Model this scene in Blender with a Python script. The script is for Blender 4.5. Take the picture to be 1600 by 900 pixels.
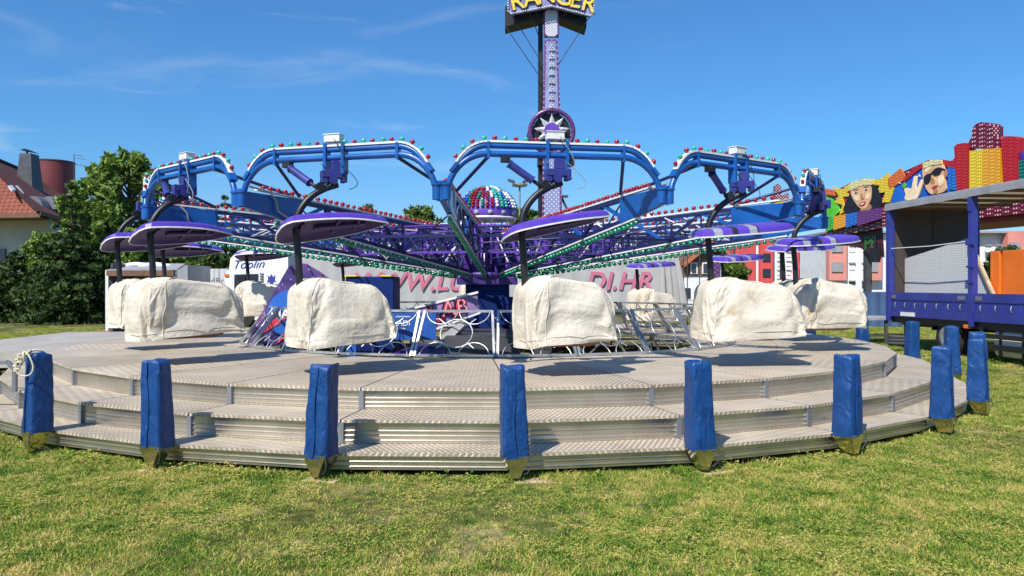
import bpy, bmesh, math, random
import numpy as np
from mathutils import Vector, Matrix

# ------------------------------------------------------------------ clear, camera, sky, sun
for o in list(bpy.data.objects):
    bpy.data.objects.remove(o)
SC = bpy.context.scene
COL = SC.collection
R = math.radians
F, YH = 1204.0, 446.5                       # focal length and horizon of the 1600 x 900 photograph
CAM_H = 1.65

cam = bpy.data.cameras.new('camera')
cam.sensor_width = 36.0
cam.lens = 36.0 * F / 1600.0
cam.clip_start, cam.clip_end = 0.1, 3000.0
cob = bpy.data.objects.new('camera', cam)
cob.location = (0, 0, CAM_H)
cob.rotation_euler = (R(90 - math.degrees(math.atan((450 - YH) / F))), 0, 0)
COL.objects.link(cob)
SC.camera = cob

SUN_DIR = Vector((-0.50, -0.86, 0)).normalized()    # towards the sun, on the ground
SUN_EL = R(49)
world = bpy.data.worlds.new('World')
SC.world = world
world.use_nodes = True
wn, wl = world.node_tree.nodes, world.node_tree.links
bg = wn['Background']
sky = wn.new('ShaderNodeTexSky')
sky.sky_type = 'NISHITA'
sky.sun_disc = False
sky.sun_elevation = SUN_EL
sky.sun_rotation = math.atan2(SUN_DIR.x, SUN_DIR.y)
sky.altitude = 150
sky.air_density = 1.25
sky.dust_density = 0.25
sky.ozone_density = 3.2
bg.inputs[1].default_value = 0.107
tc = wn.new('ShaderNodeTexCoord')

def wmath(op, a, b=None, clamp=False):
    n = wn.new('ShaderNodeMath'); n.operation = op; n.use_clamp = clamp
    for i, v in enumerate((a, b)):
        if v is None: continue
        if isinstance(v, (int, float)): n.inputs[i].default_value = v
        else: wl.new(v, n.inputs[i])
    return n.outputs[0]

def cirrus(rot, scale, seed, lo, hi, amount):
    mp = wn.new('ShaderNodeMapping'); mp.inputs['Rotation'].default_value = rot
    mp.inputs['Scale'].default_value = scale; mp.inputs['Location'].default_value = (seed, seed * .7, seed * .3)
    wl.new(tc.outputs['Generated'], mp.inputs[0])
    nz = wn.new('ShaderNodeTexNoise'); nz.inputs['Scale'].default_value = 1.0
    nz.inputs['Detail'].default_value = 7; nz.inputs['Roughness'].default_value = .55
    nz.inputs['Distortion'].default_value = .9
    wl.new(mp.outputs[0], nz.inputs['Vector'])
    mr = wn.new('ShaderNodeMapRange'); mr.inputs[1].default_value = lo; mr.inputs[2].default_value = hi
    mr.inputs[3].default_value = 0; mr.inputs[4].default_value = amount; mr.interpolation_type = 'SMOOTHSTEP'
    wl.new(nz.outputs[0], mr.inputs[0])
    return mr.outputs[0]

c1 = cirrus((R(8), R(14), R(0)), (2.2, 2.2, 11), 23.1, .53, .80, .42)
c2 = cirrus((R(-6), R(-10), R(0)), (5, 5, 26), 6.1, .58, .82, .35)
sep = wn.new('ShaderNodeSeparateXYZ'); wl.new(tc.outputs['Generated'], sep.inputs[0])
leftness = wn.new('ShaderNodeMapRange'); wl.new(sep.outputs[0], leftness.inputs[0])
leftness.inputs[1].default_value = .25; leftness.inputs[2].default_value = -.25
leftness.inputs[3].default_value = .12; leftness.inputs[4].default_value = 1
cl = wmath('MULTIPLY', wmath('MAXIMUM', c1, c2), leftness.outputs[0], True)
mixc = wn.new('ShaderNodeMix'); mixc.data_type = 'RGBA'
wl.new(cl, mixc.inputs[0]); mixc.inputs[7].default_value = (4.6, 5.6, 6.6, 1)
sat = wn.new('ShaderNodeHueSaturation'); sat.inputs['Saturation'].default_value = 1.0
wl.new(sky.outputs[0], sat.inputs['Color'])
tint = wn.new('ShaderNodeMix'); tint.data_type = 'RGBA'; tint.blend_type = 'MULTIPLY'; tint.inputs[0].default_value = 1
wl.new(sat.outputs[0], tint.inputs[6])
low = wn.new('ShaderNodeMapRange'); low.inputs[1].default_value = .0; low.inputs[2].default_value = .16
wl.new(sep.outputs[2], low.inputs[0])
tcol = wn.new('ShaderNodeMix'); tcol.data_type = 'RGBA'; wl.new(low.outputs[0], tcol.inputs[0])
tcol.inputs[6].default_value = (.46, .62, 1.05, 1); tcol.inputs[7].default_value = (.33, .665, 1.0, 1)
wl.new(tcol.outputs[2], tint.inputs[7])
wl.new(tint.outputs[2], mixc.inputs[6])
wl.new(mixc.outputs[2], bg.inputs[0])

sl = bpy.data.lights.new('sun', 'SUN')
sl.energy = 4.7
sl.angle = R(0.53)
sl.color = (1.0, 0.955, 0.89)
so = bpy.data.objects.new('sun', sl)
d = Vector((SUN_DIR.x * math.cos(SUN_EL), SUN_DIR.y * math.cos(SUN_EL), math.sin(SUN_EL)))
so.rotation_euler = (-d).to_track_quat('-Z', 'Y').to_euler()
so.location = d * 60
COL.objects.link(so)

SC.view_settings.view_transform = 'Standard'
SC.view_settings.look = 'None'
SC.view_settings.gamma = 1
SC.view_settings.exposure = 0.42
SC.view_settings.use_curve_mapping = False
SC.cycles.max_bounces = 8
SC.cycles.use_denoising = True
SC.cycles.sample_clamp_indirect = 6

# ------------------------------------------------------------------ helpers
def P(px, py, Y):
    """the point at distance Y seen at that place of the photograph (used to measure things off the picture)"""
    return Vector(((px - 800) * Y / F, Y, CAM_H - (py - YH) * Y / F))

class MB:
    def __init__(s):
        s.V, s.F, s.M, s.S, s.UV = [], [], [], [], []
    def add(s, verts, faces, mat=0, smooth=False, uvs=None):
        b = len(s.V); s.V.extend(tuple(v) for v in verts)
        for i, f in enumerate(faces):
            s.F.append(tuple(b + j for j in f)); s.M.append(mat); s.S.append(smooth)
            s.UV.append(uvs[i] if uvs else None)
    def box(s, c, size, mat=0, M=None):
        c = Vector(c); hx, hy, hz = (v / 2 for v in size)
        vs = [Vector((x, y, z)) for x in (-hx, hx) for y in (-hy, hy) for z in (-hz, hz)]
        if M: vs = [M @ v for v in vs]
        s.add([c + v for v in vs], [(0, 1, 3, 2), (4, 6, 7, 5), (0, 4, 5, 1), (2, 3, 7, 6), (0, 2, 6, 4), (1, 5, 7, 3)], mat)
    def beam(s, p, q, w, h=None, mat=0, up=(0, 0, 1)):
        p, q = Vector(p), Vector(q); h = h or w
        x = (q - p); L = x.length
        if L < 1e-6: return
        x.normalize(); y = Vector(up).cross(x)
        if y.length < 1e-4: y = Vector((1, 0, 0)).cross(x)
        y.normalize(); z = x.cross(y)
        s.box((p + q) / 2, (L, w, h), mat, Matrix((x, y, z)).transposed())
    def tube(s, pts, r, n=8, mat=0, cap=True):
        pts = [Vector(p) for p in pts]; rs = r if isinstance(r, (list, tuple)) else [r] * len(pts)
        b = []; prev = None
        for i, p in enumerate(pts):
            t = (pts[min(i + 1, len(pts) - 1)] - pts[max(i - 1, 0)]).normalized()
            if prev is None:
                a = Vector((0, 0, 1)) if abs(t.z) < .9 else Vector((1, 0, 0))
                u = a.cross(t).normalized()
            else:
                u = (prev - t * prev.dot(t))
                u = u.normalized() if u.length > 1e-5 else Vector((1, 0, 0))
            prev = u; w = t.cross(u)
            b.append([p + (u * math.cos(2 * math.pi * k / n) + w * math.sin(2 * math.pi * k / n)) * rs[i] for k in range(n)])
        vs = [v for ring in b for v in ring]; fs = []
        for i in range(len(pts) - 1):
            for k in range(n):
                fs.append((i * n + k, i * n + (k + 1) % n, (i + 1) * n + (k + 1) % n, (i + 1) * n + k))
        s.add(vs, fs, mat, True)
        if cap:
            s.add(b[0], [tuple(reversed(range(n)))], mat); s.add(b[-1], [tuple(range(n))], mat)
    def prism(s, pts, vec, mat=0, side=None):
        pts = [Vector(p) for p in pts]; vec = Vector(vec); n = len(pts)
        s.add(pts, [tuple(range(n))], mat)
        s.add([p + vec for p in pts], [tuple(reversed(range(n)))], mat if side is None else side)
        vs = pts + [p + vec for p in pts]
        s.add(vs, [(i, i + n, (i + 1) % n + n, (i + 1) % n) for i in range(n)], mat if side is None else side)
    def lathe(s, prof, n=16, c=(0, 0, 0), mat=0, M=None, smooth=True):
        c = Vector(c); vs = []; fs = []
        for (r, z) in prof:
            for k in range(n):
                v = Vector((r * math.cos(2 * math.pi * k / n), r * math.sin(2 * math.pi * k / n), z))
                vs.append(c + (M @ v if M else v))
        for i in range(len(prof) - 1):
            for k in range(n):
                fs.append((i * n + k, i * n + (k + 1) % n, (i + 1) * n + (k + 1) % n, (i + 1) * n + k))
        s.add(vs, fs, mat, smooth)
        m = len(prof) - 1
        s.add(vs[m * n:], [tuple(range(n))], mat)
        s.add(vs[:n], [tuple(reversed(range(n)))], mat)
    def build(s, name, mats, parent=None, world=False, bevel=0.0, recalc=True):
        me = bpy.data.meshes.new(name)
        V = s.V
        if world and parent is not None:
            l = parent.location if parent.parent is None else parent.parent.location + parent.location
            V = [(v[0] - l[0], v[1] - l[1], v[2] - l[2]) for v in V]
        me.from_pydata(V, [], s.F)
        mats = mats if isinstance(mats, (list, tuple)) else [mats]
        for m in mats: me.materials.append(m)
        me.polygons.foreach_set('material_index', s.M)
        me.polygons.foreach_set('use_smooth', s.S)
        if any(s.UV):
            uv = me.uv_layers.new(name='UVMap')
            for p, u in zip(me.polygons, s.UV):
                if u:
                    for li, c in zip(p.loop_indices, u): uv.data[li].uv = c
        if recalc:
            bm = bmesh.new(); bm.from_mesh(me)
            bmesh.ops.recalc_face_normals(bm, faces=bm.faces)
            bm.to_mesh(me); bm.free()
        me.update()
        o = bpy.data.objects.new(name, me); COL.objects.link(o)
        if parent is not None: o.parent = parent
        if bevel:
            b = o.modifiers.new('edge', 'BEVEL'); b.width = bevel; b.segments = 2; b.limit_method = 'ANGLE'
        return o

def tag(o, label, cat, group=None, kind=None):
    if label: o['label'] = label
    if cat: o['category'] = cat
    if group: o['group'] = group
    if kind: o['kind'] = kind
    return o

def thing(name, label, cat, loc=(0, 0, 0), group=None, rz=0.0):
    o = bpy.data.objects.new(name, None); COL.objects.link(o)
    o.empty_display_size = .2
    o.location = loc; o.rotation_euler = (0, 0, rz)
    return tag(o, label, cat, group)

def copy_tree(o, parent=None):
    c = o.copy(); COL.objects.link(c); c.parent = parent
    for ch in list(o.children): copy_tree(ch, c)
    return c

def lettering(text, parent, origin, xdir, zdir, height, m, shear=0.0, offset=0.0, extrude=.004, align='LEFT', spacing=1.0, name='lettering', label=None):
    cu = bpy.data.curves.new(name, 'FONT'); cu.body = text; cu.size = height * 1.38
    cu.shear = shear; cu.offset = offset; cu.extrude = extrude; cu.align_x = align; cu.space_character = spacing
    cu.materials.append(m)
    o = bpy.data.objects.new(name, cu); COL.objects.link(o)
    x = Vector(xdir).normalized(); z = Vector(zdir).normalized(); n = x.cross(z).normalized()
    mw = Matrix((x, z, n)).transposed().to_4x4(); mw.translation = Vector(origin)
    # to a plain mesh, so the letters are ordinary faces
    dg = bpy.context.evaluated_depsgraph_get()
    me = bpy.data.meshes.new_from_object(o.evaluated_get(dg)); bpy.data.objects.remove(o)
    me.transform(mw)
    if parent is not None:
        l = parent.location if parent.parent is None else parent.location + parent.parent.location
        me.transform(Matrix.Translation(-Vector(l)))
    o = bpy.data.objects.new(name, me); COL.objects.link(o)
    if parent is not None: o.parent = parent
    if label: o['label'] = label
    return o

# ------------------------------------------------------------------ materials
def mat(name, base, rough=.5, metal=0.0, var=.15, vscale=4.0, bump=0.0, bscale=60.0, dirt=0.0, dirtcol=(.12, .1, .07), spec=.5, rvar=.12, coat=0.0, vdetail=4):
    m = bpy.data.materials.new(name); m.use_nodes = True
    n, l = m.node_tree.nodes, m.node_tree.links
    b = n['Principled BSDF']
    b.inputs['Metallic'].default_value = metal
    b.inputs['Specular IOR Level'].default_value = spec
    b.inputs['Coat Weight'].default_value = coat
    t = n.new('ShaderNodeTexCoord')
    z = n.new('ShaderNodeTexNoise'); z.inputs['Scale'].default_value = vscale; z.inputs['Detail'].default_value = vdetail
    l.new(t.outputs['Object'], z.inputs['Vector'])
    r = n.new('ShaderNodeValToRGB')
    e = r.color_ramp.elements
    e[0].position, e[1].position = .3, .7
    e[0].color = tuple(c * (1 - var) for c in base[:3]) + (1,)
    e[1].color = tuple(min(1, c * (1 + var)) for c in base[:3]) + (1,)
    l.new(z.outputs[0], r.inputs[0])
    out = r.outputs[0]
    if dirt:
        z2 = n.new('ShaderNodeTexNoise'); z2.inputs['Scale'].default_value = vscale * 2.3; z2.inputs['Detail'].default_value = 8
        z2.inputs['Roughness'].default_value = .7
        l.new(t.outputs['Object'], z2.inputs['Vector'])
        mr = n.new('ShaderNodeMapRange'); mr.inputs[1].default_value = .52; mr.inputs[2].default_value = .78
        mr.inputs[3].default_value = 0; mr.inputs[4].default_value = dirt
        l.new(z2.outputs[0], mr.inputs[0])
        mx = n.new('ShaderNodeMix'); mx.data_type = 'RGBA'
        l.new(mr.outputs[0], mx.inputs[0]); l.new(out, mx.inputs[6]); mx.inputs[7].default_value = dirtcol + (1,)
        out = mx.outputs[2]
    l.new(out, b.inputs['Base Color'])
    mr = n.new('ShaderNodeMapRange'); mr.inputs[3].default_value = max(.02, rough - rvar); mr.inputs[4].default_value = min(1, rough + rvar)
    l.new(z.outputs[0], mr.inputs[0]); l.new(mr.outputs[0], b.inputs['Roughness'])
    if bump:
        z3 = n.new('ShaderNodeTexNoise'); z3.inputs['Scale'].default_value = bscale; z3.inputs['Detail'].default_value = 5
        l.new(t.outputs['Object'], z3.inputs['Vector'])
        bp = n.new('ShaderNodeBump'); bp.inputs['Strength'].default_value = bump; bp.inputs['Distance'].default_value = .02
        l.new(z3.outputs[0], bp.inputs['Height']); l.new(bp.outputs[0], b.inputs['Normal'])
    return m

def N(m): return m.node_tree.nodes, m.node_tree.links, m.node_tree.nodes['Principled BSDF']

M = {}
M['blue'] = mat('blue_paint', (.006, .085, .33), .35, 0, .2, 3, coat=.3, dirt=.25, dirtcol=(.02, .05, .15))
M['navy'] = mat('navy_paint', (.012, .016, .085), .4, 0, .25, 3)
M['purple'] = mat('purple_paint', (.12, .05, .36), .38, 0, .15, 3, dirt=.2, dirtcol=(.07, .03, .2))
M['drive'] = mat('drive_paint', (.03, .035, .20), .4, 0, .25, 4, dirt=.3)
M['dpurple'] = mat('dark_purple_paint', (.045, .018, .16), .42, 0, .25, 3)
M['black'] = mat('black_steel', (.011, .011, .013), .45, 0, .3, 5)
M['white'] = mat('white_paint', (.74, .74, .72), .4, 0, .08, 4, dirt=.2, dirtcol=(.4, .38, .34))
M['chrome'] = mat('bare_steel', (.62, .62, .62), .3, 1.0, .12, 8)
M['alu'] = mat('aluminium', (.58, .58, .57), .38, .85, .12, 8)
M['red_bulb'] = mat('red_bulb', (.30, .006, .012), .2, 0, .2, 30, coat=.5)
M['green_bulb'] = mat('green_bulb', (.0, .23, .12), .2, 0, .2, 30, coat=.5)
M['teal_bulb'] = mat('teal_bulb', (.03, .42, .30), .2, 0, .2, 30, coat=.5)
M['blue_bulb'] = mat('blue_bulb', (.02, .06, .5), .2, 0, .2, 30, coat=.5)
M['white_bulb'] = mat('white_bulb', (.7, .68, .72), .2, 0, .1, 30, coat=.5)
M['rubber'] = mat('rubber', (.02, .02, .02), .8, 0, .3, 10)
M['wood'] = mat('raw_wood', (.48, .36, .22), .75, 0, .25, 6, bump=.3)
M['brown'] = mat('brown_wood', (.16, .085, .045), .7, 0, .25, 5, bump=.2)
M['shell'] = mat('brown_shell', (.22, .11, .06), .55, 0, .25, 5)
M['grey'] = mat('grey_paint', (.30, .30, .31), .6, 0, .12, 3, dirt=.2)
M['dgrey'] = mat('dark_grey', (.06, .06, .065), .6, 0, .25, 3)
M['glass'] = mat('window_glass', (.03, .04, .05), .08, 0, .2, 2, spec=.8)
M['truck'] = mat('truck_blue', (.026, .038, .24), .42, 0, .18, 2, dirt=.35, dirtcol=(.1, .1, .2))
M['orange'] = mat('orange_panel', (.80, .17, .01), .5, 0, .12, 2, dirt=.2, dirtcol=(.4, .08, .01))
M['red'] = mat('red_paint', (.5, .02, .02), .45, 0, .15, 3)
M['yellow'] = mat('yellow_paint', (.78, .55, .02), .45, 0, .12, 3)
M['rope'] = mat('rope_fibre', (.62, .55, .38), .85, 0, .25, 40, bump=.4, bscale=150)
M['plaster'] = mat('white_plaster', (.72, .72, .70), .85, 0, .08, 1.2)
M['cream'] = mat('cream_plaster', (.62, .58, .48), .85, 0, .12, .8)
M['redwall'] = mat('red_render', (.60, .075, .07), .8, 0, .1, .6)
M['salmon'] = mat('salmon_render', (.66, .25, .20), .8, 0, .1, .6)
M['trailer_curtain'] = mat('grey_curtain', (.40, .395, .385), .75, 0, .08, .8, dirt=.25, dirtcol=(.22, .2, .18))
M['pink_letter'] = mat('faded_red_letters', (.52, .15, .22), .7, 0, .15, 2)
M['letter_white'] = mat('white_letters', (.8, .8, .8), .6, 0, .03, 4)
M['letter_blue'] = mat('blue_letters', (.03, .05, .28), .6, 0, .1, 4)
M['letter_grey'] = mat('grey_letters', (.08, .08, .09), .7, 0, .1, 4)
M['gold'] = mat('gold_letters', (.85, .58, .06), .35, 0, .2, 14, bump=.5, bscale=14)
M['zinc'] = mat('zinc_sheet', (.24, .25, .27), .45, .5, .15, 2)

def galv():
    m = mat('galvanised_sheet', (.60, .55, .46), .27, .88, .12, 2.2, rvar=.08, dirt=.3, dirtcol=(.36, .29, .21))
    return m
M['galv'] = galv()
M['mirror'] = mat('polished_steel', (.86, .74, .50), .16, .97, .15, 6, rvar=.06, bump=.12, bscale=18)

def deck_mat():
    m = bpy.data.materials.new('chequer_plate'); m.use_nodes = True
    n, l, b = N(m)
    uv = n.new('ShaderNodeUVMap')
    sp = n.new('ShaderNodeSeparateXYZ'); l.new(uv.outputs[0], sp.inputs[0])
    def mth(op, a, b2=None):
        k = n.new('ShaderNodeMath'); k.operation = op
        for i, v in enumerate((a, b2)):
            if v is None: continue
            if isinstance(v, (int, float)): k.inputs[i].default_value = v
            else: l.new(v, k.inputs[i])
        return k.outputs[0]
    s1 = mth('SINE', mth('MULTIPLY', mth('ADD', sp.outputs[0], mth('MULTIPLY', sp.outputs[1], .55)), 2 * math.pi / .055))
    s2 = mth('SINE', mth('MULTIPLY', mth('SUBTRACT', sp.outputs[1], mth('MULTIPLY', sp.outputs[0], .3)), 2 * math.pi / .11))
    h = mth('MULTIPLY', mth('MAXIMUM', s1, 0.0), mth('ADD', mth('MULTIPLY', s2, .35), .65))
    t = n.new('ShaderNodeTexCoord')
    z = n.new('ShaderNodeTexNoise'); z.inputs['Scale'].default_value = 1.6; z.inputs['Detail'].default_value = 7; z.inputs['Roughness'].default_value = .65
    l.new(t.outputs['Object'], z.inputs['Vector'])
    r = n.new('ShaderNodeValToRGB'); e = r.color_ramp.elements
    e[0].position, e[1].position = .3, .72
    e[0].color = (.34, .27, .185, 1); e[1].color = (.52, .435, .32, 1)
    l.new(z.outputs[0], r.inputs[0])
    mx = n.new('ShaderNodeMix'); mx.data_type = 'RGBA'; mx.blend_type = 'MIX'
    l.new(mth('MULTIPLY', h, .95), mx.inputs[0]); l.new(r.outputs[0], mx.inputs[6]); mx.inputs[7].default_value = (.88, .78, .63, 1)
    gi = n.new('ShaderNodeNewGeometry')
    pv = n.new('ShaderNodeMapRange'); pv.inputs[3].default_value = .84; pv.inputs[4].default_value = 1.08; l.new(gi.outputs['Random Per Island'], pv.inputs[0])
    z4 = n.new('ShaderNodeTexNoise'); z4.inputs['Scale'].default_value = .7; z4.inputs['Detail'].default_value = 9; z4.inputs['Roughness'].default_value = .72; z4.inputs['Distortion'].default_value = .5
    l.new(t.outputs['Object'], z4.inputs['Vector'])
    wv = n.new('ShaderNodeMapRange'); wv.inputs[1].default_value = .38; wv.inputs[2].default_value = .66; wv.inputs[3].default_value = .80; wv.inputs[4].default_value = 1.06; l.new(z4.outputs[0], wv.inputs[0])
    mw = n.new('ShaderNodeMix'); mw.data_type = 'RGBA'; mw.blend_type = 'MULTIPLY'; mw.inputs[0].default_value = 1
    l.new(mx.outputs[2], mw.inputs[6]); l.new(mth('MULTIPLY', pv.outputs[0], wv.outputs[0]), mw.inputs[7])
    l.new(mw.outputs[2], b.inputs['Base Color'])
    b.inputs['Metallic'].default_value = .12
    b.inputs['Roughness'].default_value = .55
    bp = n.new('ShaderNodeBump'); bp.inputs['Strength'].default_value = .55; bp.inputs['Distance'].default_value = .01
    l.new(h, bp.inputs['Height']); l.new(bp.outputs[0], b.inputs['Normal'])
    return m
M['deck'] = deck_mat()

def canvas_mat():
    m = bpy.data.materials.new('cream_tarpaulin'); m.use_nodes = True
    n, l, b = N(m)
    t = n.new('ShaderNodeTexCoord'); oi = n.new('ShaderNodeObjectInfo')
    ad = n.new('ShaderNodeVectorMath'); ad.operation = 'ADD'
    cmb = n.new('ShaderNodeCombineXYZ')
    k = n.new('ShaderNodeMath'); k.operation = 'MULTIPLY'; k.inputs[1].default_value = 40
    l.new(oi.outputs['Random'], k.inputs[0]); l.new(k.outputs[0], cmb.inputs[0]); l.new(k.outputs[0], cmb.inputs[1])
    l.new(t.outputs['Object'], ad.inputs[0]); l.new(cmb.outputs[0], ad.inputs[1])
    z = n.new('ShaderNodeTexNoise'); z.inputs['Scale'].default_value = 2.6; z.inputs['Detail'].default_value = 8; z.inputs['Roughness'].default_value = .6
    l.new(ad.outputs[0], z.inputs['Vector'])
    r = n.new('ShaderNodeValToRGB'); e = r.color_ramp.elements
    e[0].position, e[1].position = .28, .62
    e[0].color = (.40, .31, .20, 1); e[1].color = (.66, .60, .49, 1)
    el = e.new(.42); el.color = (.60, .535, .425, 1)
    l.new(z.outputs[0], r.inputs[0])
    l.new(r.outputs[0], b.inputs['Base Color'])
    b.inputs['Roughness'].default_value = .62
    b.inputs['Specular IOR Level'].default_value = .3
    # creases: warped cells at two sizes
    w = n.new('ShaderNodeTexNoise'); w.inputs['Scale'].default_value = 3.2; w.inputs['Detail'].default_value = 3
    l.new(ad.outputs[0], w.inputs['Vector'])
    wm = n.new('ShaderNodeVectorMath'); wm.operation = 'MULTIPLY_ADD'; wm.inputs[1].default_value = (.6, .6, .6)
    l.new(w.outputs['Color'], wm.inputs[0]); l.new(ad.outputs[0], wm.inputs[2])
    hs = []
    for sc, amp in ((5.5, .8), (14, .4)):
        v = n.new('ShaderNodeTexVoronoi'); v.feature = 'F1'; v.inputs['Scale'].default_value = sc
        l.new(wm.outputs[0], v.inputs['Vector'])
        mr = n.new('ShaderNodeMath'); mr.operation = 'MULTIPLY'; mr.inputs[1].default_value = amp
        l.new(v.outputs['Distance'], mr.inputs[0]); hs.append(mr.outputs[0])
    s = n.new('ShaderNodeMath'); s.operation = 'ADD'; l.new(hs[0], s.inputs[0]); l.new(hs[1], s.inputs[1])
    z2 = n.new('ShaderNodeTexNoise'); z2.inputs['Scale'].default_value = 5; z2.inputs['Detail'].default_value = 6
    l.new(ad.outputs[0], z2.inputs['Vector'])
    s2 = n.new('ShaderNodeMath'); s2.operation = 'MULTIPLY_ADD'; s2.inputs[1].default_value = .9; l.new(z2.outputs[0], s2.inputs[0]); l.new(s.outputs[0], s2.inputs[2])
    bp = n.new('ShaderNodeBump'); bp.inputs['Strength'].default_value = .21; bp.inputs['Distance'].default_value = .05
    l.new(s2.outputs[0], bp.inputs['Height']); l.new(bp.outputs[0], b.inputs['Normal'])
    return m
M['canvas'] = canvas_mat()

def vinyl_mat():
    m = mat('blue_vinyl', (.005, .050, .185), .46, 0, .22, 5, dirt=.5, dirtcol=(.035, .075, .15), spec=.4)
    n, l, b = N(m)
    t = n.new('ShaderNodeTexCoord'); oi = n.new('ShaderNodeObjectInfo')
    ad = n.new('ShaderNodeVectorMath'); ad.operation = 'MULTIPLY_ADD'; ad.inputs[1].default_value = (1, 1, .5)
    k = n.new('ShaderNodeCombineXYZ'); mu = n.new('ShaderNodeMath'); mu.operation = 'MULTIPLY'; mu.inputs[1].default_value = 30
    l.new(oi.outputs['Random'], mu.inputs[0]); l.new(mu.outputs[0], k.inputs[0]); l.new(mu.outputs[0], k.inputs[2])
    l.new(t.outputs['Object'], ad.inputs[0]); l.new(k.outputs[0], ad.inputs[2])
    z = n.new('ShaderNodeTexNoise'); z.inputs['Scale'].default_value = 9; z.inputs['Detail'].default_value = 5; z.inputs['Distortion'].default_value = 1.2
    l.new(ad.outputs[0], z.inputs['Vector'])
    bp = n.new('ShaderNodeBump'); bp.inputs['Strength'].default_value = .75; bp.inputs['Distance'].default_value = .04
    l.new(z.outputs[0], bp.inputs['Height']); l.new(bp.outputs[0], b.inputs['Normal'])
    return m
M['vinyl'] = vinyl_mat()

def roof_stripes():
    """canopy top: purple with silver bands across, one black band at the post"""
    m = bpy.data.materials.new('striped_canopy'); m.use_nodes = True
    n, l, b = N(m)
    t = n.new('ShaderNodeTexCoord'); sp = n.new('ShaderNodeSeparateXYZ'); l.new(t.outputs['Object'], sp.inputs[0])
    w = n.new('ShaderNodeMath'); w.operation = 'MULTIPLY_ADD'; w.inputs[1].default_value = .35
    l.new(sp.outputs[1], w.inputs[0]); l.new(sp.outputs[0], w.inputs[2])
    mr = n.new('ShaderNodeMapRange'); mr.inputs[1].default_value = -.65; mr.inputs[2].default_value = .75
    l.new(w.outputs[0], mr.inputs[0])
    r = n.new('ShaderNodeValToRGB'); r.color_ramp.interpolation = 'CONSTANT'
    e = r.color_ramp.elements
    pur = (.10, .045, .40, 1); sil = (.30, .30, .34, 1); bk = (.02, .02, .025, 1)
    e[0].position = 0; e[0].color = pur; e[1].position = .08; e[1].color = sil
    for p, c in ((.15, pur), (.24, bk), (.29, pur), (.40, sil), (.48, bk), (.495, pur)):
        q = e.new(p); q.color = c
    l.new(mr.outputs[0], r.inputs[0]); l.new(r.outputs[0], b.inputs['Base Color'])
    b.inputs['Roughness'].default_value = .3; b.inputs['Coat Weight'].default_value = .3
    return m
M['stripes'] = roof_stripes()
M['plain_canopy'] = mat('purple_canopy', (.10, .045, .40), .3, 0, .12, 3, coat=.3, dirt=.15, dirtcol=(.2, .18, .3))
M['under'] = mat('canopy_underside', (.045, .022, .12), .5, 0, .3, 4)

def bulb_panel(name, base, bulb, scale=13.0, size=.32):
    """a sheet set with rows of small bulbs"""
    m = bpy.data.materials.new(name); m.use_nodes = True
    n, l, b = N(m)
    t = n.new('ShaderNodeTexCoord')
    v = n.new('ShaderNodeTexVoronoi'); v.inputs['Scale'].default_value = scale; v.inputs['Randomness'].default_value = 0.0
    mp = n.new('ShaderNodeMapping'); mp.inputs['Rotation'].default_value = (0, R(45), 0)
    l.new(t.outputs['Object'], mp.inputs[0]); l.new(mp.outputs[0], v.inputs['Vector'])
    mr = n.new('ShaderNodeMapRange'); mr.inputs[1].default_value = size; mr.inputs[2].default_value = size * 1.35; mr.inputs[3].default_value = 1; mr.inputs[4].default_value = 0
    l.new(v.outputs['Distance'], mr.inputs[0])
    mx = n.new('ShaderNodeMix'); mx.data_type = 'RGBA'; l.new(mr.outputs[0], mx.inputs[0])
    mx.inputs[6].default_value = base + (1,); mx.inputs[7].default_value = bulb + (1,)
    l.new(mx.outputs[2], b.inputs['Base Color'])
    b.inputs['Roughness'].default_value = .3
    bp = n.new('ShaderNodeBump'); bp.inputs['Strength'].default_value = .5; bp.inputs['Distance'].default_value = .025; bp.invert = True
    l.new(v.outputs['Distance'], bp.inputs['Height']); l.new(bp.outputs[0], b.inputs['Normal'])
    return m
M['bp_red'] = bulb_panel('red_bulb_panel', (.35, .008, .012), (.62, .03, .03))
M['bp_dred'] = bulb_panel('dark_red_bulb_panel', (.13, .004, .02), (.75, .55, .55), 10, .25)
M['bp_yellow'] = bulb_panel('yellow_bulb_panel', (.62, .42, .01), (.9, .74, .10))
M['bp_amber'] = bulb_panel('amber_bulb_panel', (.62, .26, .01), (.9, .52, .06))
M['bp_orange'] = bulb_panel('orange_bulb_panel', (.55, .10, .01), (.8, .25, .06))
M['bp_blue'] = bulb_panel('blue_bulb_panel', (.01, .10, .42), (.05, .25, .65))
M['bp_purple'] = bulb_panel('purple_bulb_panel', (.09, .02, .12), (.25, .08, .3))
M['bp_green'] = bulb_panel('green_bulb_panel', (.02, .3, .02), (.15, .65, .1))
M['bp_teal'] = bulb_panel('teal_bulb_panel', (.0, .09, .07), (.04, .25, .2))
M['bp_white'] = bulb_panel('white_bulb_panel', (.40, .40, .46), (.8, .8, .84), 9.0, .3)
M['bp_lav'] = bulb_panel('lavender_bulb_panel', (.24, .26, .44), (.75, .75, .85), 6.0, .26)
M['bp_lilac'] = mat('lilac_panel', (.24, .26, .44), .4, 0, .2, 2)
M['bp_edge'] = bulb_panel('purple_bulb_edge', (.10, .03, .12), (.35, .18, .38), 5, .3)

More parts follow.
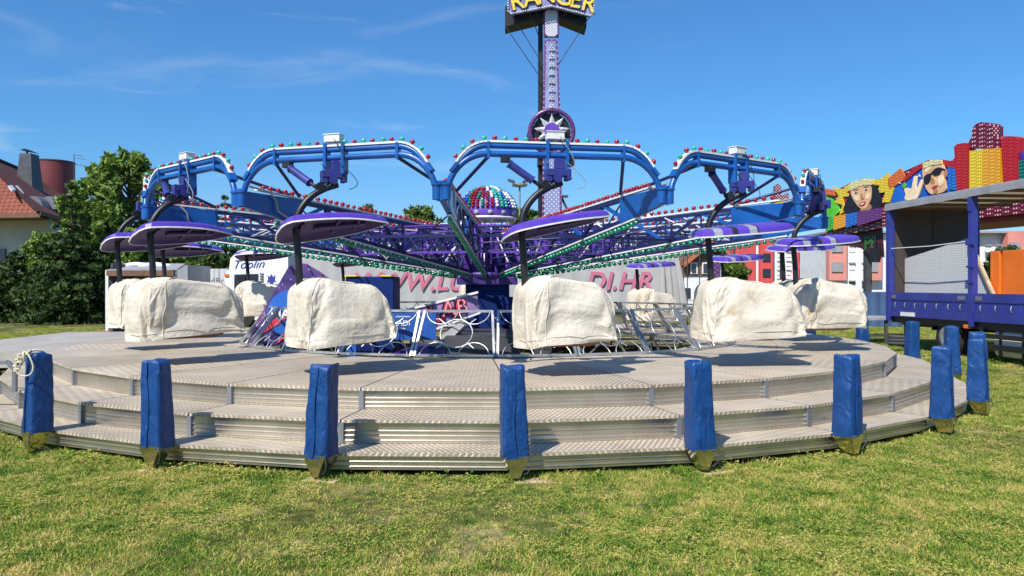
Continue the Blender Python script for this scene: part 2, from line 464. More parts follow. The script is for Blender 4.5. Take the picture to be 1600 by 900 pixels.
def tile_mat(name, a, b2):
    m = bpy.data.materials.new(name); m.use_nodes = True
    n, l, b = N(m)
    uv = n.new('ShaderNodeUVMap')
    br = n.new('ShaderNodeTexBrick'); br.inputs['Scale'].default_value = 1.0
    br.inputs['Brick Width'].default_value = .30; br.inputs['Row Height'].default_value = .34; br.inputs['Mortar Size'].default_value = .035
    br.inputs['Color1'].default_value = a + (1,); br.inputs['Color2'].default_value = b2 + (1,); br.inputs['Mortar'].default_value = tuple(c * .35 for c in a) + (1,)
    l.new(uv.outputs[0], br.inputs['Vector'])
    z = n.new('ShaderNodeTexNoise'); z.inputs['Scale'].default_value = .7; z.inputs['Detail'].default_value = 6
    t = n.new('ShaderNodeTexCoord'); l.new(t.outputs['Object'], z.inputs['Vector'])
    mx = n.new('ShaderNodeMix'); mx.data_type = 'RGBA'; mx.blend_type = 'MULTIPLY'
    mr = n.new('ShaderNodeMapRange'); mr.inputs[1].default_value = .4; mr.inputs[2].default_value = .7; mr.inputs[4].default_value = .5
    l.new(z.outputs[0], mr.inputs[0]); l.new(mr.outputs[0], mx.inputs[0])
    l.new(br.outputs[0], mx.inputs[6]); mx.inputs[7].default_value = (.55, .5, .45, 1)
    l.new(mx.outputs[2], b.inputs['Base Color']); b.inputs['Roughness'].default_value = .75
    bp = n.new('ShaderNodeBump'); bp.inputs['Strength'].default_value = .6; bp.inputs['Distance'].default_value = .04
    l.new(br.outputs[0], bp.inputs['Height']); l.new(bp.outputs[0], b.inputs['Normal'])
    return m
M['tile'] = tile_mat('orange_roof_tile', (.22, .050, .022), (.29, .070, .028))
M['tile_dark'] = tile_mat('dark_roof_tile', (.13, .035, .022), (.17, .045, .026))  # darker tile for the right roof face and the ridge caps

def leaf_mat(name, a, b2, trans=.25):
    m = bpy.data.materials.new(name); m.use_nodes = True
    n, l, b = N(m)
    g = n.new('ShaderNodeNewGeometry')
    r = n.new('ShaderNodeValToRGB'); e = r.color_ramp.elements
    e[0].color = a + (1,); e[1].color = b2 + (1,)
    l.new(g.outputs['Random Per Island'], r.inputs[0])
    l.new(r.outputs[0], b.inputs['Base Color']); b.inputs['Roughness'].default_value = .55
    b.inputs['Specular IOR Level'].default_value = .25
    tr = n.new('ShaderNodeBsdfTranslucent'); l.new(r.outputs[0], tr.inputs['Color'])
    mx = n.new('ShaderNodeMixShader'); mx.inputs[0].default_value = trans
    l.new(b.outputs[0], mx.inputs[1]); l.new(tr.outputs[0], mx.inputs[2])
    l.new(mx.outputs[0], n['Material Output'].inputs[0])
    return m
M['leaf_pine'] = leaf_mat('pine_needles', (.07, .14, .02), (.27, .37, .075))
M['leaf_dark'] = leaf_mat('spruce_needles', (.020, .045, .011), (.075, .12, .028), .18)
M['leaf_light'] = leaf_mat('light_leaves', (.06, .11, .015), (.16, .22, .04), .3)
M['leaf_mid'] = leaf_mat('hedge_leaves', (.02, .045, .008), (.06, .10, .02), .2)
M['bark'] = mat('bark', (.09, .065, .045), .9, 0, .3, 4, bump=.5, bscale=12)

# ------------------------------------------------------------------ ground and grass
def ground_mat():
    m = bpy.data.materials.new('lawn_soil'); m.use_nodes = True
    n, l, b = N(m)
    g = n.new('ShaderNodeNewGeometry')
    z1 = n.new('ShaderNodeTexNoise'); z1.inputs['Scale'].default_value = .9; z1.inputs['Detail'].default_value = 8; z1.inputs['Roughness'].default_value = .65
    z2 = n.new('ShaderNodeTexNoise'); z2.inputs['Scale'].default_value = 14; z2.inputs['Detail'].default_value = 6
    z3 = n.new('ShaderNodeTexNoise'); z3.inputs['Scale'].default_value = .16; z3.inputs['Detail'].default_value = 4
    for z in (z1, z2, z3): l.new(g.outputs['Position'], z.inputs['Vector'])
    r1 = n.new('ShaderNodeValToRGB'); e = r1.color_ramp.elements
    e[0].position, e[1].position = .30, .70
    e[0].color = (.05, .065, .015, 1); e[1].color = (.40, .27, .14, 1)
    q = e.new(.52); q.color = (.11, .105, .032, 1)
    l.new(z1.outputs[0], r1.inputs[0])
    r2 = n.new('ShaderNodeValToRGB'); e = r2.color_ramp.elements
    e[0].position, e[1].position = .32, .68
    e[0].color = (.42, .42, .42, 1); e[1].color = (1.25, 1.25, 1.25, 1)
    l.new(z2.outputs[0], r2.inputs[0])
    mx = n.new('ShaderNodeMix'); mx.data_type = 'RGBA'; mx.blend_type = 'MULTIPLY'; mx.inputs[0].default_value = 1
    l.new(r1.outputs[0], mx.inputs[6]); l.new(r2.outputs[0], mx.inputs[7])
    mx2 = n.new('ShaderNodeMix'); mx2.data_type = 'RGBA'; mx2.blend_type = 'MIX'
    mr = n.new('ShaderNodeMapRange'); mr.inputs[1].default_value = .42; mr.inputs[2].default_value = .62; mr.inputs[4].default_value = .45
    l.new(z3.outputs[0], mr.inputs[0]); l.new(mr.outputs[0], mx2.inputs[0])
    l.new(mx.outputs[2], mx2.inputs[6]); mx2.inputs[7].default_value = (.085, .14, .026, 1)
    z5 = n.new('ShaderNodeTexNoise'); z5.inputs['Scale'].default_value = 1.7; z5.inputs['Detail'].default_value = 3
    l.new(g.outputs['Position'], z5.inputs['Vector'])
    bare = n.new('ShaderNodeMapRange'); bare.inputs[1].default_value = .44; bare.inputs[2].default_value = .36; bare.inputs[4].default_value = .9
    l.new(z5.outputs[0], bare.inputs[0])
    mx3 = n.new('ShaderNodeMix'); mx3.data_type = 'RGBA'; l.new(bare.outputs[0], mx3.inputs[0])
    dry = n.new('ShaderNodeMix'); dry.data_type = 'RGBA'; dry.blend_type = 'MULTIPLY'; dry.inputs[0].default_value = 1
    dry.inputs[6].default_value = (.40, .29, .16, 1); l.new(r2.outputs[0], dry.inputs[7])
    l.new(mx2.outputs[2], mx3.inputs[6]); l.new(dry.outputs[2], mx3.inputs[7])
    l.new(mx3.outputs[2], b.inputs['Base Color'])
    b.inputs['Roughness'].default_value = .95; b.inputs['Specular IOR Level'].default_value = .1
    bp = n.new('ShaderNodeBump'); bp.inputs['Strength'].default_value = .8; bp.inputs['Distance'].default_value = .03
    l.new(z2.outputs[0], bp.inputs['Height']); l.new(bp.outputs[0], b.inputs['Normal'])
    return m

def build_ground():
    bm = bmesh.new()
    xs = [-900, -200, -60, -25] + [v * .5 for v in range(-24, 29)] + [22, 60, 200, 900]
    ys = [-300, -40, 0] + [v * .5 for v in range(6, 50)] + [30, 45, 70, 120, 300, 1500]
    rnd = random.Random(5)
    vs = [[bm.verts.new((x, y, (math.sin(x * .9 + y * .4) * .012 + math.sin(y * 1.3 - x * .5) * .010 if abs(x) < 20 and 2 < y < 28 else 0))) for x in xs] for y in ys]
    for j in range(len(ys) - 1):
        for i in range(len(xs) - 1):
            f = bm.faces.new((vs[j][i], vs[j][i + 1], vs[j + 1][i + 1], vs[j + 1][i])); f.smooth = True
    me = bpy.data.meshes.new('ground'); bm.to_mesh(me); bm.free()
    me.materials.append(ground_mat())
    o = bpy.data.objects.new('ground', me); COL.objects.link(o)
    o['kind'] = 'structure'
    return o
build_ground()

def blade_mat():
    m = bpy.data.materials.new('grass_blades'); m.use_nodes = True
    n, l, b = N(m)
    g = n.new('ShaderNodeNewGeometry'); oi = n.new('ShaderNodeObjectInfo')
    z1 = n.new('ShaderNodeTexNoise'); z1.inputs['Scale'].default_value = 2.2; z1.inputs['Detail'].default_value = 6; z1.inputs['Roughness'].default_value = .75
    l.new(oi.outputs['Location'], z1.inputs['Vector'])
    a = n.new('ShaderNodeMath'); a.operation = 'MULTIPLY_ADD'; a.inputs[1].default_value = .34; a.inputs[2].default_value = -.17
    l.new(oi.outputs['Random'], a.inputs[0])
    a2 = n.new('ShaderNodeMath'); a2.operation = 'ADD'; l.new(a.outputs[0], a2.inputs[0]); l.new(z1.outputs[0], a2.inputs[1])
    a3 = n.new('ShaderNodeMath'); a3.operation = 'MULTIPLY_ADD'; a3.inputs[1].default_value = .34; a3.inputs[2].default_value = -.17
    l.new(g.outputs['Random Per Island'], a3.inputs[0])
    a4 = n.new('ShaderNodeMath'); a4.operation = 'ADD'; l.new(a2.outputs[0], a4.inputs[0]); l.new(a3.outputs[0], a4.inputs[1])
    r = n.new('ShaderNodeValToRGB'); e = r.color_ramp.elements
    e[0].position, e[1].position = .25, .80
    e[0].color = (.036, .115, .014, 1); e[1].color = (.74, .52, .24, 1)
    for p, c in ((.39, (.115, .255, .028, 1)), (.51, (.33, .42, .052, 1)), (.63, (.60, .52, .13, 1))):
        q = e.new(p); q.color = c
    l.new(a4.outputs[0], r.inputs[0])
    l.new(r.outputs[0], b.inputs['Base Color']); b.inputs['Roughness'].default_value = .6; b.inputs['Specular IOR Level'].default_value = .25
    tr = n.new('ShaderNodeBsdfTranslucent'); l.new(r.outputs[0], tr.inputs['Color'])
    mx = n.new('ShaderNodeMixShader'); mx.inputs[0].default_value = .3
    l.new(b.outputs[0], mx.inputs[1]); l.new(tr.outputs[0], mx.inputs[2]); l.new(mx.outputs[0], n['Material Output'].inputs[0])
    return m
M['blade'] = blade_mat()

def tuft_mesh(seed, n=26, rad=.055, h=.03):
    rnd = random.Random(seed); V = []; Fc = []
    for _ in range(n):
        a = rnd.uniform(0, 6.283); r = rad * math.sqrt(rnd.random())
        x, y = r * math.cos(a), r * math.sin(a)
        hh = h * rnd.uniform(.45, 1.25); lean = rnd.uniform(.2, 1.5) * hh; la = rnd.uniform(0, 6.283)
        w = rnd.uniform(.0014, .0030); wa = rnd.uniform(0, 3.14)
        dx, dy = math.cos(wa) * w, math.sin(wa) * w
        lx, ly = math.cos(la) * lean, math.sin(la) * lean
        b = len(V)
        V += [(x - dx, y - dy, -.005), (x + dx, y + dy, -.005), (x + lx * .4 + dx * .8, y + ly * .4 + dy * .8, hh * .6), (x + lx * .4 - dx * .8, y + ly * .4 - dy * .8, hh * .6), (x + lx, y + ly, hh)]
        Fc += [(b, b + 1, b + 2, b + 3), (b + 3, b + 2, b + 4)]
    me = bpy.data.meshes.new('grass_tuft'); me.from_pydata(V, [], Fc); me.materials.append(M['blade']); me.update()
    return me

def clover_mesh(seed, n=16, rad=.06):
    rnd = random.Random(seed); V = []; Fc = []
    for _ in range(n):
        a = rnd.uniform(0, 6.283); r = rad * math.sqrt(rnd.random()); x, y = r * math.cos(a), r * math.sin(a)
        z = rnd.uniform(.012, .035); s = rnd.uniform(.004, .008)
        for k in range(3):
            q = a + k * 2.094; b = len(V)
            V += [(x, y, z), (x + s * math.cos(q - .6), y + s * math.sin(q - .6), z + .003), (x + s * 1.5 * math.cos(q), y + s * 1.5 * math.sin(q), z + rnd.uniform(-.004, .006)), (x + s * math.cos(q + .6), y + s * math.sin(q + .6), z + .003)]
            Fc += [(b, b + 1, b + 2, b + 3)]
    me = bpy.data.meshes.new('clover_tuft'); me.from_pydata(V, [], Fc); me.materials.append(M['blade']); me.update()
    return me

def outside_platform(x, y):
    return math.hypot(x + .6, y - 14.47) > 7.78

def build_grass():
    """one lawn object: tufts instanced over a carrier mesh by geometry nodes"""
    variants = [tuft_mesh(i, 44 + 4 * (i % 3), .05 + .012 * (i % 3), .015 + .0045 * (i % 4)) for i in range(6)] + [clover_mesh(31), clover_mesh(32), clover_mesh(33)]
    def carrier(name, cells, dens, scale):
        V = []; Fc = []
        for (x0, x1, y0, y1) in cells:
            b = len(V); V += [(x0, y0, .004), (x1, y0, .004), (x1, y1, .004), (x0, y1, .004)]; Fc.append((b, b + 1, b + 2, b + 3))
        me = bpy.data.meshes.new(name); me.from_pydata(V, [], Fc); me.update()
        o = bpy.data.objects.new(name, me); COL.objects.link(o); o['kind'] = 'stuff'
        ng = bpy.data.node_groups.new('scatter_' + name, 'GeometryNodeTree')
        ng.interface.new_socket('Geometry', in_out='INPUT', socket_type='NodeSocketGeometry')
        ng.interface.new_socket('Geometry', in_out='OUTPUT', socket_type='NodeSocketGeometry')
        n, l = ng.nodes, ng.links
        gi, go = n.new('NodeGroupInput'), n.new('NodeGroupOutput')
        jn = n.new('GeometryNodeJoinGeometry')
        for k, vm in enumerate(variants):
            dp = n.new('GeometryNodeDistributePointsOnFaces'); dp.inputs['Seed'].default_value = k * 7 + 1
            nz = n.new('ShaderNodeTexNoise'); nz.inputs['Scale'].default_value = 1.7; nz.inputs['Detail'].default_value = 3
            mr = n.new('ShaderNodeMapRange'); mr.inputs[1].default_value = .33; mr.inputs[2].default_value = .44
            mr.inputs[3].default_value = .10 * dens / len(variants); mr.inputs[4].default_value = dens / len(variants)
            if vm.name.startswith('clover'): nz.inputs['Scale'].default_value = 1.1; mr.inputs[1].default_value = .52; mr.inputs[2].default_value = .60; mr.inputs[3].default_value = 0; mr.inputs[4].default_value = 2.5 * dens / len(variants)
            l.new(nz.outputs[0], mr.inputs[0]); l.new(mr.outputs[0], dp.inputs['Density'])
            l.new(gi.outputs[0], dp.inputs['Mesh'])
            vo = bpy.data.objects.new('grass_tuft', vm)
            oi = n.new('GeometryNodeObjectInfo'); oi.inputs['Object'].default_value = vo; oi.inputs['As Instance'].default_value = True
            ip = n.new('GeometryNodeInstanceOnPoints')
            l.new(dp.outputs['Points'], ip.inputs['Points']); l.new(oi.outputs['Geometry'], ip.inputs['Instance'])
            rr = n.new('FunctionNodeRandomValue'); rr.data_type = 'FLOAT_VECTOR'; rr.inputs[0].default_value = (-.15, -.15, 0); rr.inputs[1].default_value = (.15, .15, 6.283); rr.inputs['Seed'].default_value = k
            l.new(rr.outputs[0], ip.inputs['Rotation'])
            rs = n.new('FunctionNodeRandomValue'); rs.data_type = 'FLOAT'; rs.inputs[2].default_value = scale * .7; rs.inputs[3].default_value = scale * 1.3; rs.inputs['Seed'].default_value = k + 50
            l.new(rs.outputs[1], ip.inputs['Scale'])
            l.new(ip.outputs[0], jn.inputs[0])
        l.new(jn.outputs[0], go.inputs[0])
        md = o.modifiers.new('scatter', 'NODES'); md.node_group = ng
        return o
    near, mid, far = [], [], []
    s = .5
    for iy in range(7, 60):
        for ix in range(-36, 40):
            x, y = ix * s, iy * s
            cx, cy = x + s / 2, y + s / 2
            if abs(cx) > cy * .70 + .8 or not outside_platform(cx, cy): continue
            if cy > 12 and -10 < cx < 8 and not (cx < -7.4 and cy > 15) : 
                if cx > -7.4 and cx < 6.6: continue
            dst = cy
            (near if dst < 8.5 else mid if dst < 14 else far).append((x, x + s, y, y + s))
    a = carrier('grass', near, 760, 1.0)
    b = carrier('grass', mid, 400, 1.1)
    c = carrier('grass', far, 90, 1.5)
    # the longer fringe the mower leaves along the foot of the platform
    V = []; Fc = []
    def fringe(x, y): return math.hypot(x + .57, y - 14.47)
    for k in range(-46, 78):
        a0, a1 = R(k), R(k + 1)
        if (k * 7) % 11 in (0, 3): continue
        r0, r1 = 7.93 + .03 * math.sin(k * 1.7), 8.06 + .05 * math.sin(k * .9)
        b0 = len(V)
        for r, q in ((r0, a0), (r1, a0), (r1, a1), (r0, a1)): V.append((-.57 + r * math.sin(q), 14.47 - r * math.cos(q), .004))
        Fc.append((b0, b0 + 1, b0 + 2, b0 + 3))
    f = carrier('grass', [(0, .01, 0, .01)], 460, 1.7)
    me = bpy.data.meshes.new('fringe'); me.from_pydata(V, [], Fc); me.update(); f.data = me
    return a
build_grass()

# ------------------------------------------------------------------ the stepped platform
PX, PY = -.57, 14.47                       # centre of the platform
PHASE = 4.5
R3, R2, R1, RI = 6.98, 7.55, 7.92, 3.92    # deck edge, upper step, lower step, inner edge of the deck
H3, H2, H1 = .65, .435, .215

def pol(r, deg, z, c=(0, 0)):
    return Vector((c[0] + r * math.sin(R(deg)), c[1] - r * math.cos(R(deg)), z))

plat = thing('stepped_platform', 'round silver stepped platform with chequer plate deck under the ride', 'platform', (PX, PY, 0))

def ring_plate(name, r0, r1, z, t, segs, seam=.018, flip=False, lift=0.0):
    mb = MB()
    for k in segs:
        a0, a1 = PHASE + 12 * k, PHASE + 12 * (k + 1)
        am = (a0 + a1) / 2
        q = [pol(r0, a0, z), pol(r1, a0, z), pol(r1, a1, z), pol(r0, a1, z)]
        # pull the sides in a little: a seam between neighbouring plates
        tdir = Vector((math.cos(R(am)), math.sin(R(am)), 0))
        q[0] += tdir * seam / 2; q[1] += tdir * seam / 2; q[2] -= tdir * seam / 2; q[3] -= tdir * seam / 2
        ndir = Vector((math.sin(R(am)), -math.cos(R(am)), 0))
        uv = [(p.dot(tdir), p.dot(ndir)) for p in q]
        if k % 2: uv = [(-u, v) for u, v in uv]
        lo = [p - Vector((0, 0, t)) for p in q]
        mb.add(q, [(0, 1, 2, 3)], 0, False, [uv])
        mb.add(lo, [(3, 2, 1, 0)], 1)
        uvf = [(uv[1][0], 0), (uv[1][0], t), (uv[2][0], t), (uv[2][0], 0)]
        mb.add([lo[1], q[1], q[2], lo[2]], [(0, 1, 2, 3)], 0, False, [uvf])
        mb.add([lo[0], q[0], q[3], lo[3]], [(3, 2, 1, 0)], 1)
        mb.add([q[0], q[1], lo[1], lo[0]], [(0, 1, 2, 3)], 1)
        mb.add([q[2], q[3], lo[3], lo[2]], [(0, 1, 2, 3)], 1)
    return mb.build(name, [M['deck'], M['alu']], plat)

ALL = list(range(30))
RINGS = [k for k in ALL if not (235 < (PHASE + 12 * k + 6) % 360 < 293)]       # the steps leave the entrance free
ring_plate('deck', RI + 1.35, R3, H3, .03, ALL)
ring_plate('deck', RI, RI + 1.345, H3 - .001, .03, ALL, flip=True)
ring_plate('step_tread', R3 - .25, R2, H2, .028, RINGS)
ring_plate('step_tread', R2 - .22, R1, H1, .028, RINGS)

def riser(a0, a1, r, z0, z1, ridges, name='riser_panel', plain=False):
    p0, p1 = pol(r, a0, 0), pol(r, a1, 0)
    am = R((a0 + a1) / 2); nd = Vector((math.sin(am), -math.cos(am), 0))
    h = z1 - z0; bands = []; z_ = z0
    if not plain:
        band = h * (.30 if ridges == 3 else .26)
        step = (h - band) / ridges
        for i in range(ridges):
            zb_ = z0 + step * (i + .45); w_ = min(.022, step * .34)
            bands.append(([(0, z_), (0, zb_)], False))
            bands.append(([(.010 * math.sin(math.pi * q / 8), zb_ + w_ * q / 8) for q in range(9)], True)); z_ = zb_ + w_
    bands.append(([(0, z_), (0, z1)], False))
    mb = MB()
    L = (p1 - p0).length; t = (p1 - p0).normalized(); g = .006
    A, B = p0 + t * g, p1 - t * g
    for prof, sm in bands:
        n = len(prof)
        vs = [A + nd * o + Vector((0, 0, z)) for o, z in prof] + [B + nd * o + Vector((0, 0, z)) for o, z in prof]
        mb.add(vs, [(i, i + n, i + n + 1, i + 1) for i in range(n - 1)], 0, sm)
    return mb.build(name, M['galv'], plat)
for k in ALL:
    a0, a1 = PHASE + 12 * k, PHASE + 12 * (k + 1)
    am = ((a0 + a1) / 2 + 180) % 360 - 180
    if -70 < am < 118:
        riser(a0, a1, R3 - .03, H2 + .003, H3 - .032, 3, plain=am < -34)
        riser(a0, a1, R2 - .03, H1 + .003, H2 - .030, 3)
        riser(a0, a1, R1 - .03, .065, H1 - .030, 2)
        if k in RINGS:
            for r, z0, z1 in ((R3 - .022, H2 + .002, H3 - .031), (R2 - .022, H1 + .002, H2 - .029)):
                m_ = MB(); p = pol(r, a0, (z0 + z1) / 2)
                m_.box(p, (.05, .035, z1 - z0), 0, Matrix.Rotation(R(a0), 3, 'Z'))
                m_.build('corner_strip', M['zinc'], plat)
            m_ = MB(); p0_, p1_ = pol(R1 - .3, a0, .1), pol(R2 - .9, a0, .1)
            m_.beam(p0_, p1_, .06, .08); m_.tube([pol(R1 - .35, a0, .1), pol(R1 - .35, a0, 0)], .03, 8)
            m_.build('floor_beam', M['dgrey'], plat)
# inner skirt of the deck: light frames over dark void
for k in range(20):
    a0, a1 = 9 + 18 * k, 9 + 18 * (k + 1)
    m_ = MB(); r = RI + .03
    A, B = pol(r, a0, .04), pol(r, a1, .04); C, D = pol(r, a0, .60), pol(r, a1, .60); Mm = pol(r * .9877, (a0 + a1) / 2, .04)
    for p, q in ((A, B), (C, D), (A, C), (B, D), (C, Mm), (D, Mm)): m_.beam(p, q, .035)
    m_.build('inner_frame', M['alu'], plat)

# entrance landing at the left, with its flat grey top
m_ = MB()
la = [Vector((-6.9, 11.62, H3 - .004)), Vector((-9.6, 11.35, H3 - .03)), Vector((-9.9, 17.2, H3 - .03)), Vector((-6.9, 17.0, H3 - .004))]
la = [v - Vector((PX, PY, 0)) for v in la]
m_.prism(la, (0, 0, -.22), 0)
M['landing'] = mat('worn_landing', (.40, .365, .31), .6, .1, .15, 1.5, dirt=.4)
m_.build('entrance_landing', M['landing'], plat, bevel=.008)
m_ = MB()
la2 = [Vector((-9.66, 11.5, .40)), Vector((-11.2, 11.4, .12)), Vector((-11.4, 17.1, .12)), Vector((-9.96, 17.1, .40))]
m_.prism([v - Vector((PX, PY, 0)) for v in la2], (0, 0, -.06), 0)
m_.build('entrance_ramp', M['landing'], plat)

# ------------------------------------------------------------------ padded posts along the outer ring
def padded_post(seed):
    rnd = random.Random(seed)
    root = thing('padded_post', '', 'padded post')
    mb = MB(); n = 40; rows = 34
    vs = []; fs = []
    lean = (rnd.uniform(-.03, .03), rnd.uniform(-.02, .02))
    ph = rnd.uniform(0, 6)
    for j in range(rows + 1):
        t = j / rows
        z = .215 + (.755) * min(t / .94, 1)
        w = .114 - .021 * t
        if t > .94: w *= (1, .86)[t > .97]; z = .215 + .755 + (.012 if t > .97 else .006)
        for i in range(n):
            a = 2 * math.pi * (i + .5) / n
            e = .33
            x = math.copysign(abs(math.cos(a)) ** e, math.cos(a)); y = math.copysign(abs(math.sin(a)) ** e, math.sin(a))
            bulge = 1 + .03 * math.sin(a * 3 + ph + t * 5) + .03 * math.sin(t * 13 + a * 2 + ph * 2) * (.4 + .6 * math.sin(ph + t * 3)) + .016 * math.sin(t * 31 + a * 5) * math.sin(a * 2 + ph)
            vs.append((x * w * bulge + lean[0] * t, y * w * bulge + lean[1] * t, z + .012 * math.sin(a * 2 + ph) * t + (.008 * math.sin(a * 5 + ph) if j == 0 else 0)))
    for j in range(rows):
        for i in range(n): fs.append((j * n + i, j * n + (i + 1) % n, (j + 1) * n + (i + 1) % n, (j + 1) * n + i))
    mb.add(vs, fs, 0, True); mb.add(vs[-n:], [tuple(range(n))], 0)
    pad = mb.build('pad', M['vinyl'], root)
    mb = MB()                                     # the closing seam, a folded strip down the outer side
    pts = []
    for j in range(12):
        t = j / 11; w = .114 - .021 * t
        pts.append((-.015 + .01 * math.sin(t * 7 + ph) + lean[0] * t, -w * 1.06 - .001 + lean[1] * t, .222 + .745 * t))
    for a, b in zip(pts, pts[1:]): mb.beam(a, b, .022, .010, up=(0, 1, 0))
    mb.build('seam_flap', M['vinyl'], root)
    mb = MB()                                     # bright sheet metal foot, narrowing to the jack
    top = [(-.105, -.115, .235), (.105, -.115, .235), (.105, .10, .235), (-.105, .10, .235)]
    bot = [(-.03, -.10, .055), (.03, -.10, .055), (.03, .03, .055), (-.03, .03, .055)]
    mb.add(top + bot, [(0, 1, 5, 4), (1, 2, 6, 5), (2, 3, 7, 6), (3, 0, 4, 7), (4, 5, 6, 7)])
    mb.build('metal_foot', M['mirror'], root)
    mb = MB(); mb.tube([(0, -.01, .06), (0, -.01, .0)], .018, 8); mb.tube([(0, -.01, .012), (0, -.01, -.01)], .05, 12)
    mb.tube([(.11, -.12, .24), (.13, -.13, .16), (.09, -.10, .09), (.02, -.05, .07)], .005, 5)
    mb.build('screw_jack', M['dgrey'], root)
    return root
POST_LABELS = [
    'blue padded post with tied pale rope on its top, leftmost on the steps',
    'blue padded post second from the left on the bottom step, shadow on the riser behind',
    'blue padded post third from the left, before the covered gondola left of the hub',
    'blue padded post in the middle of the front steps, fourth from the left',
    'blue padded post fifth from the left, in front of the covered pair of seats',
    'blue padded post sixth from the left, beside the corner of the upper step',
    'blue padded post seventh from the left, where the steps curve back towards the lorry',
    'blue padded post at the outermost right edge of the steps, on the grass side',
    'blue padded post half hidden behind the rightmost one',
    'blue padded post before the rear wheel of the blue lorry',
    'blue padded post on the far side of the steps, before the lorry\'s rear corner',
    'blue padded post showing only its lower part under the cream cover at the right',
    'blue padded post mostly hidden behind the two cream covers at the right']
protos = [padded_post(s) for s in range(4)]
posts = []
for i in range(13):
    deg = PHASE - 36 + 12 * i + (.8, .6, 0, -.3, -.4, -.3)[i] if i < 6 else PHASE - 36 + 12 * i + .6
    o = protos[i] if i < 4 else copy_tree(protos[(i * 3 + 1) % 4])
    o.location = pol(8.02, deg, 0, (PX, PY))
    o.rotation_euler = (0, 0, R(deg) + R((-6, 5, -10, 7, -4, 8, 14, -6, 4, 0, 5, -5, 2)[i]))
    tag(o, POST_LABELS[i], 'padded post', 'blue padded posts round the platform')
    posts.append(o)
# boards under some of the feet
def board(deg, w, rz, label):
    mb = MB(); mb.box((0, 0, .014), (w, .16, .022)); o = mb.build('wooden_board', M['wood'], bevel=.003)
    o.location = pol(8.06, deg, 0, (PX, PY)); o.rotation_euler = (0, 0, R(deg + rz))
    tag(o, label, 'board', 'boards under the posts')
board(-18.9, .24, 8, 'thin pale board under the second blue post from the left')
board(-7.3, .30, -6, 'thin pale board under the third blue post from the left')
board(5.2, .28, 4, 'thin pale board under the middle blue post')
board(17.0, .30, 10, 'thin pale board under the fifth blue post')

# the rope on the first post
def rope():
    q = posts[0].location
    mb = MB(); rnd = random.Random(3)
    zt = .985
    for k in range(3):
        pts = []
        for i in range(22):
            t = i / 21; a = t * 6.283 * 1.0 + k
            pts.append((q.x - .01 - .10 * t + .025 * math.sin(a * 2 + k), q.y - .10 - .07 * min(1, t * 3) + .012 * math.cos(a * 3 + k), zt + .02 - .16 * t ** 1.3 + .025 * math.sin(a * 2.4 + k * 2)))
        mb.tube(pts, .010, 7)
    pts = [(q.x - .06, q.y - .12, zt + .03), (q.x + .01, q.y - .16, zt + .0), (q.x + .055, q.y - .172, zt - .08), (q.x + .065, q.y - .178, zt - .14), (q.x + .035, q.y - .182, zt - .19), (q.x - .03, q.y - .184, zt - .20), (q.x - .08, q.y - .183, zt - .175), (q.x - .10, q.y - .181, zt - .13), (q.x - .09, q.y - .176, zt - .08), (q.x - .07, q.y - .15, zt - .01)]
    fine = []
    for i in range(len(pts) - 1):
        a, b = Vector(pts[i]), Vector(pts[i + 1]); c0 = Vector(pts[max(0, i - 1)]); c3 = Vector(pts[min(len(pts) - 1, i + 2)])
        for j in range(5):
            t = j / 5; fine.append(.5 * ((2 * a) + (b - c0) * t + (2 * c0 - 5 * a + 4 * b - c3) * t * t + (3 * a - c0 - 3 * b + c3) * t ** 3))
    mb.tube(fine, .008, 7)
    mb.tube([(q.x - .09, q.y - .06, zt), (q.x - .02, q.y - .02, zt + .035), (q.x + .03, q.y + .05, zt + .02)], .010, 7)
    o = mb.build('rope', M['rope'])
    tag(o, 'pale rope knotted and looped over the leftmost blue post', 'rope')
rope()

# ------------------------------------------------------------------ inner railing: leaning panels with rings
def ring_curve(mb, c, r, ex, ez, a0=0.0, a1=360.0, n=20, rad=.009):
    pts = []
    for i in range(n + 1):
        a = R(a0 + (a1 - a0) * i / n)
        pts.append(c + ex * (r * math.cos(a)) + ez * (r * math.sin(a)))
    mb.tube(pts, rad, 6, cap=False)
def railing_panel():
    """local: x along the panel, y outwards, bottom rail at z = 0; the top leans inwards"""
    L, Hh, lean = 1.16, .62, -.46
    ex = Vector((1, 0, 0)); ez = Vector((0, -lean, Hh)); ln = ez.length; ez = ez / ln
    def pt(x, v): return ex * (x * (1 - .125 * v)) + ez * (v * ln)
    root = thing('railing_panel', '', 'railing')
    mb = MB()
    for x in (-L / 2, L / 2): mb.beam(pt(x, 0), pt(x, 1), .035, .035)
    for v in (0.02, 1): mb.beam(pt(-L / 2, v), pt(L / 2, v), .035, .035)
    mb.beam(pt(-L / 2 - .07, .30), pt(-L / 2, .30), .022); mb.beam(pt(-L / 2 - .07, .85), pt(-L / 2, .85), .022)
    mb.build('frame', M['alu'], root)
    mb = MB(); r = .24
    ring_curve(mb, pt(0, .5), r, ex, ez)
    for sx in (-1, 1):
        c = pt(sx * (L / 2 - .30), 1); ring_curve(mb, c, .23, ex, ez, 180, 360, 14)
        c = pt(sx * (L / 2 - .30), 0); ring_curve(mb, c, .23, ex, ez, 0, 180, 14)
        for sv in (-1, 1):
            d = (ex * sx * .74 + ez * sv * .67)
            p = pt(0, .5) + d * r
            mb.tube([p, p + d * .13], .009, 6)
    mb.build('rings', M['alu'], root)
    return root
rp0 = railing_panel()
NP = 24
ORD = ['', 'first', 'second', 'third', 'fourth', 'fifth', 'sixth', 'seventh', 'eighth', 'ninth', 'tenth', 'eleventh', 'twelfth']
def oval(t): return Vector((PX + .15 + 4.5 * math.sin(R(t)), PY - 3.78 * math.cos(R(t)), H3 + .012))
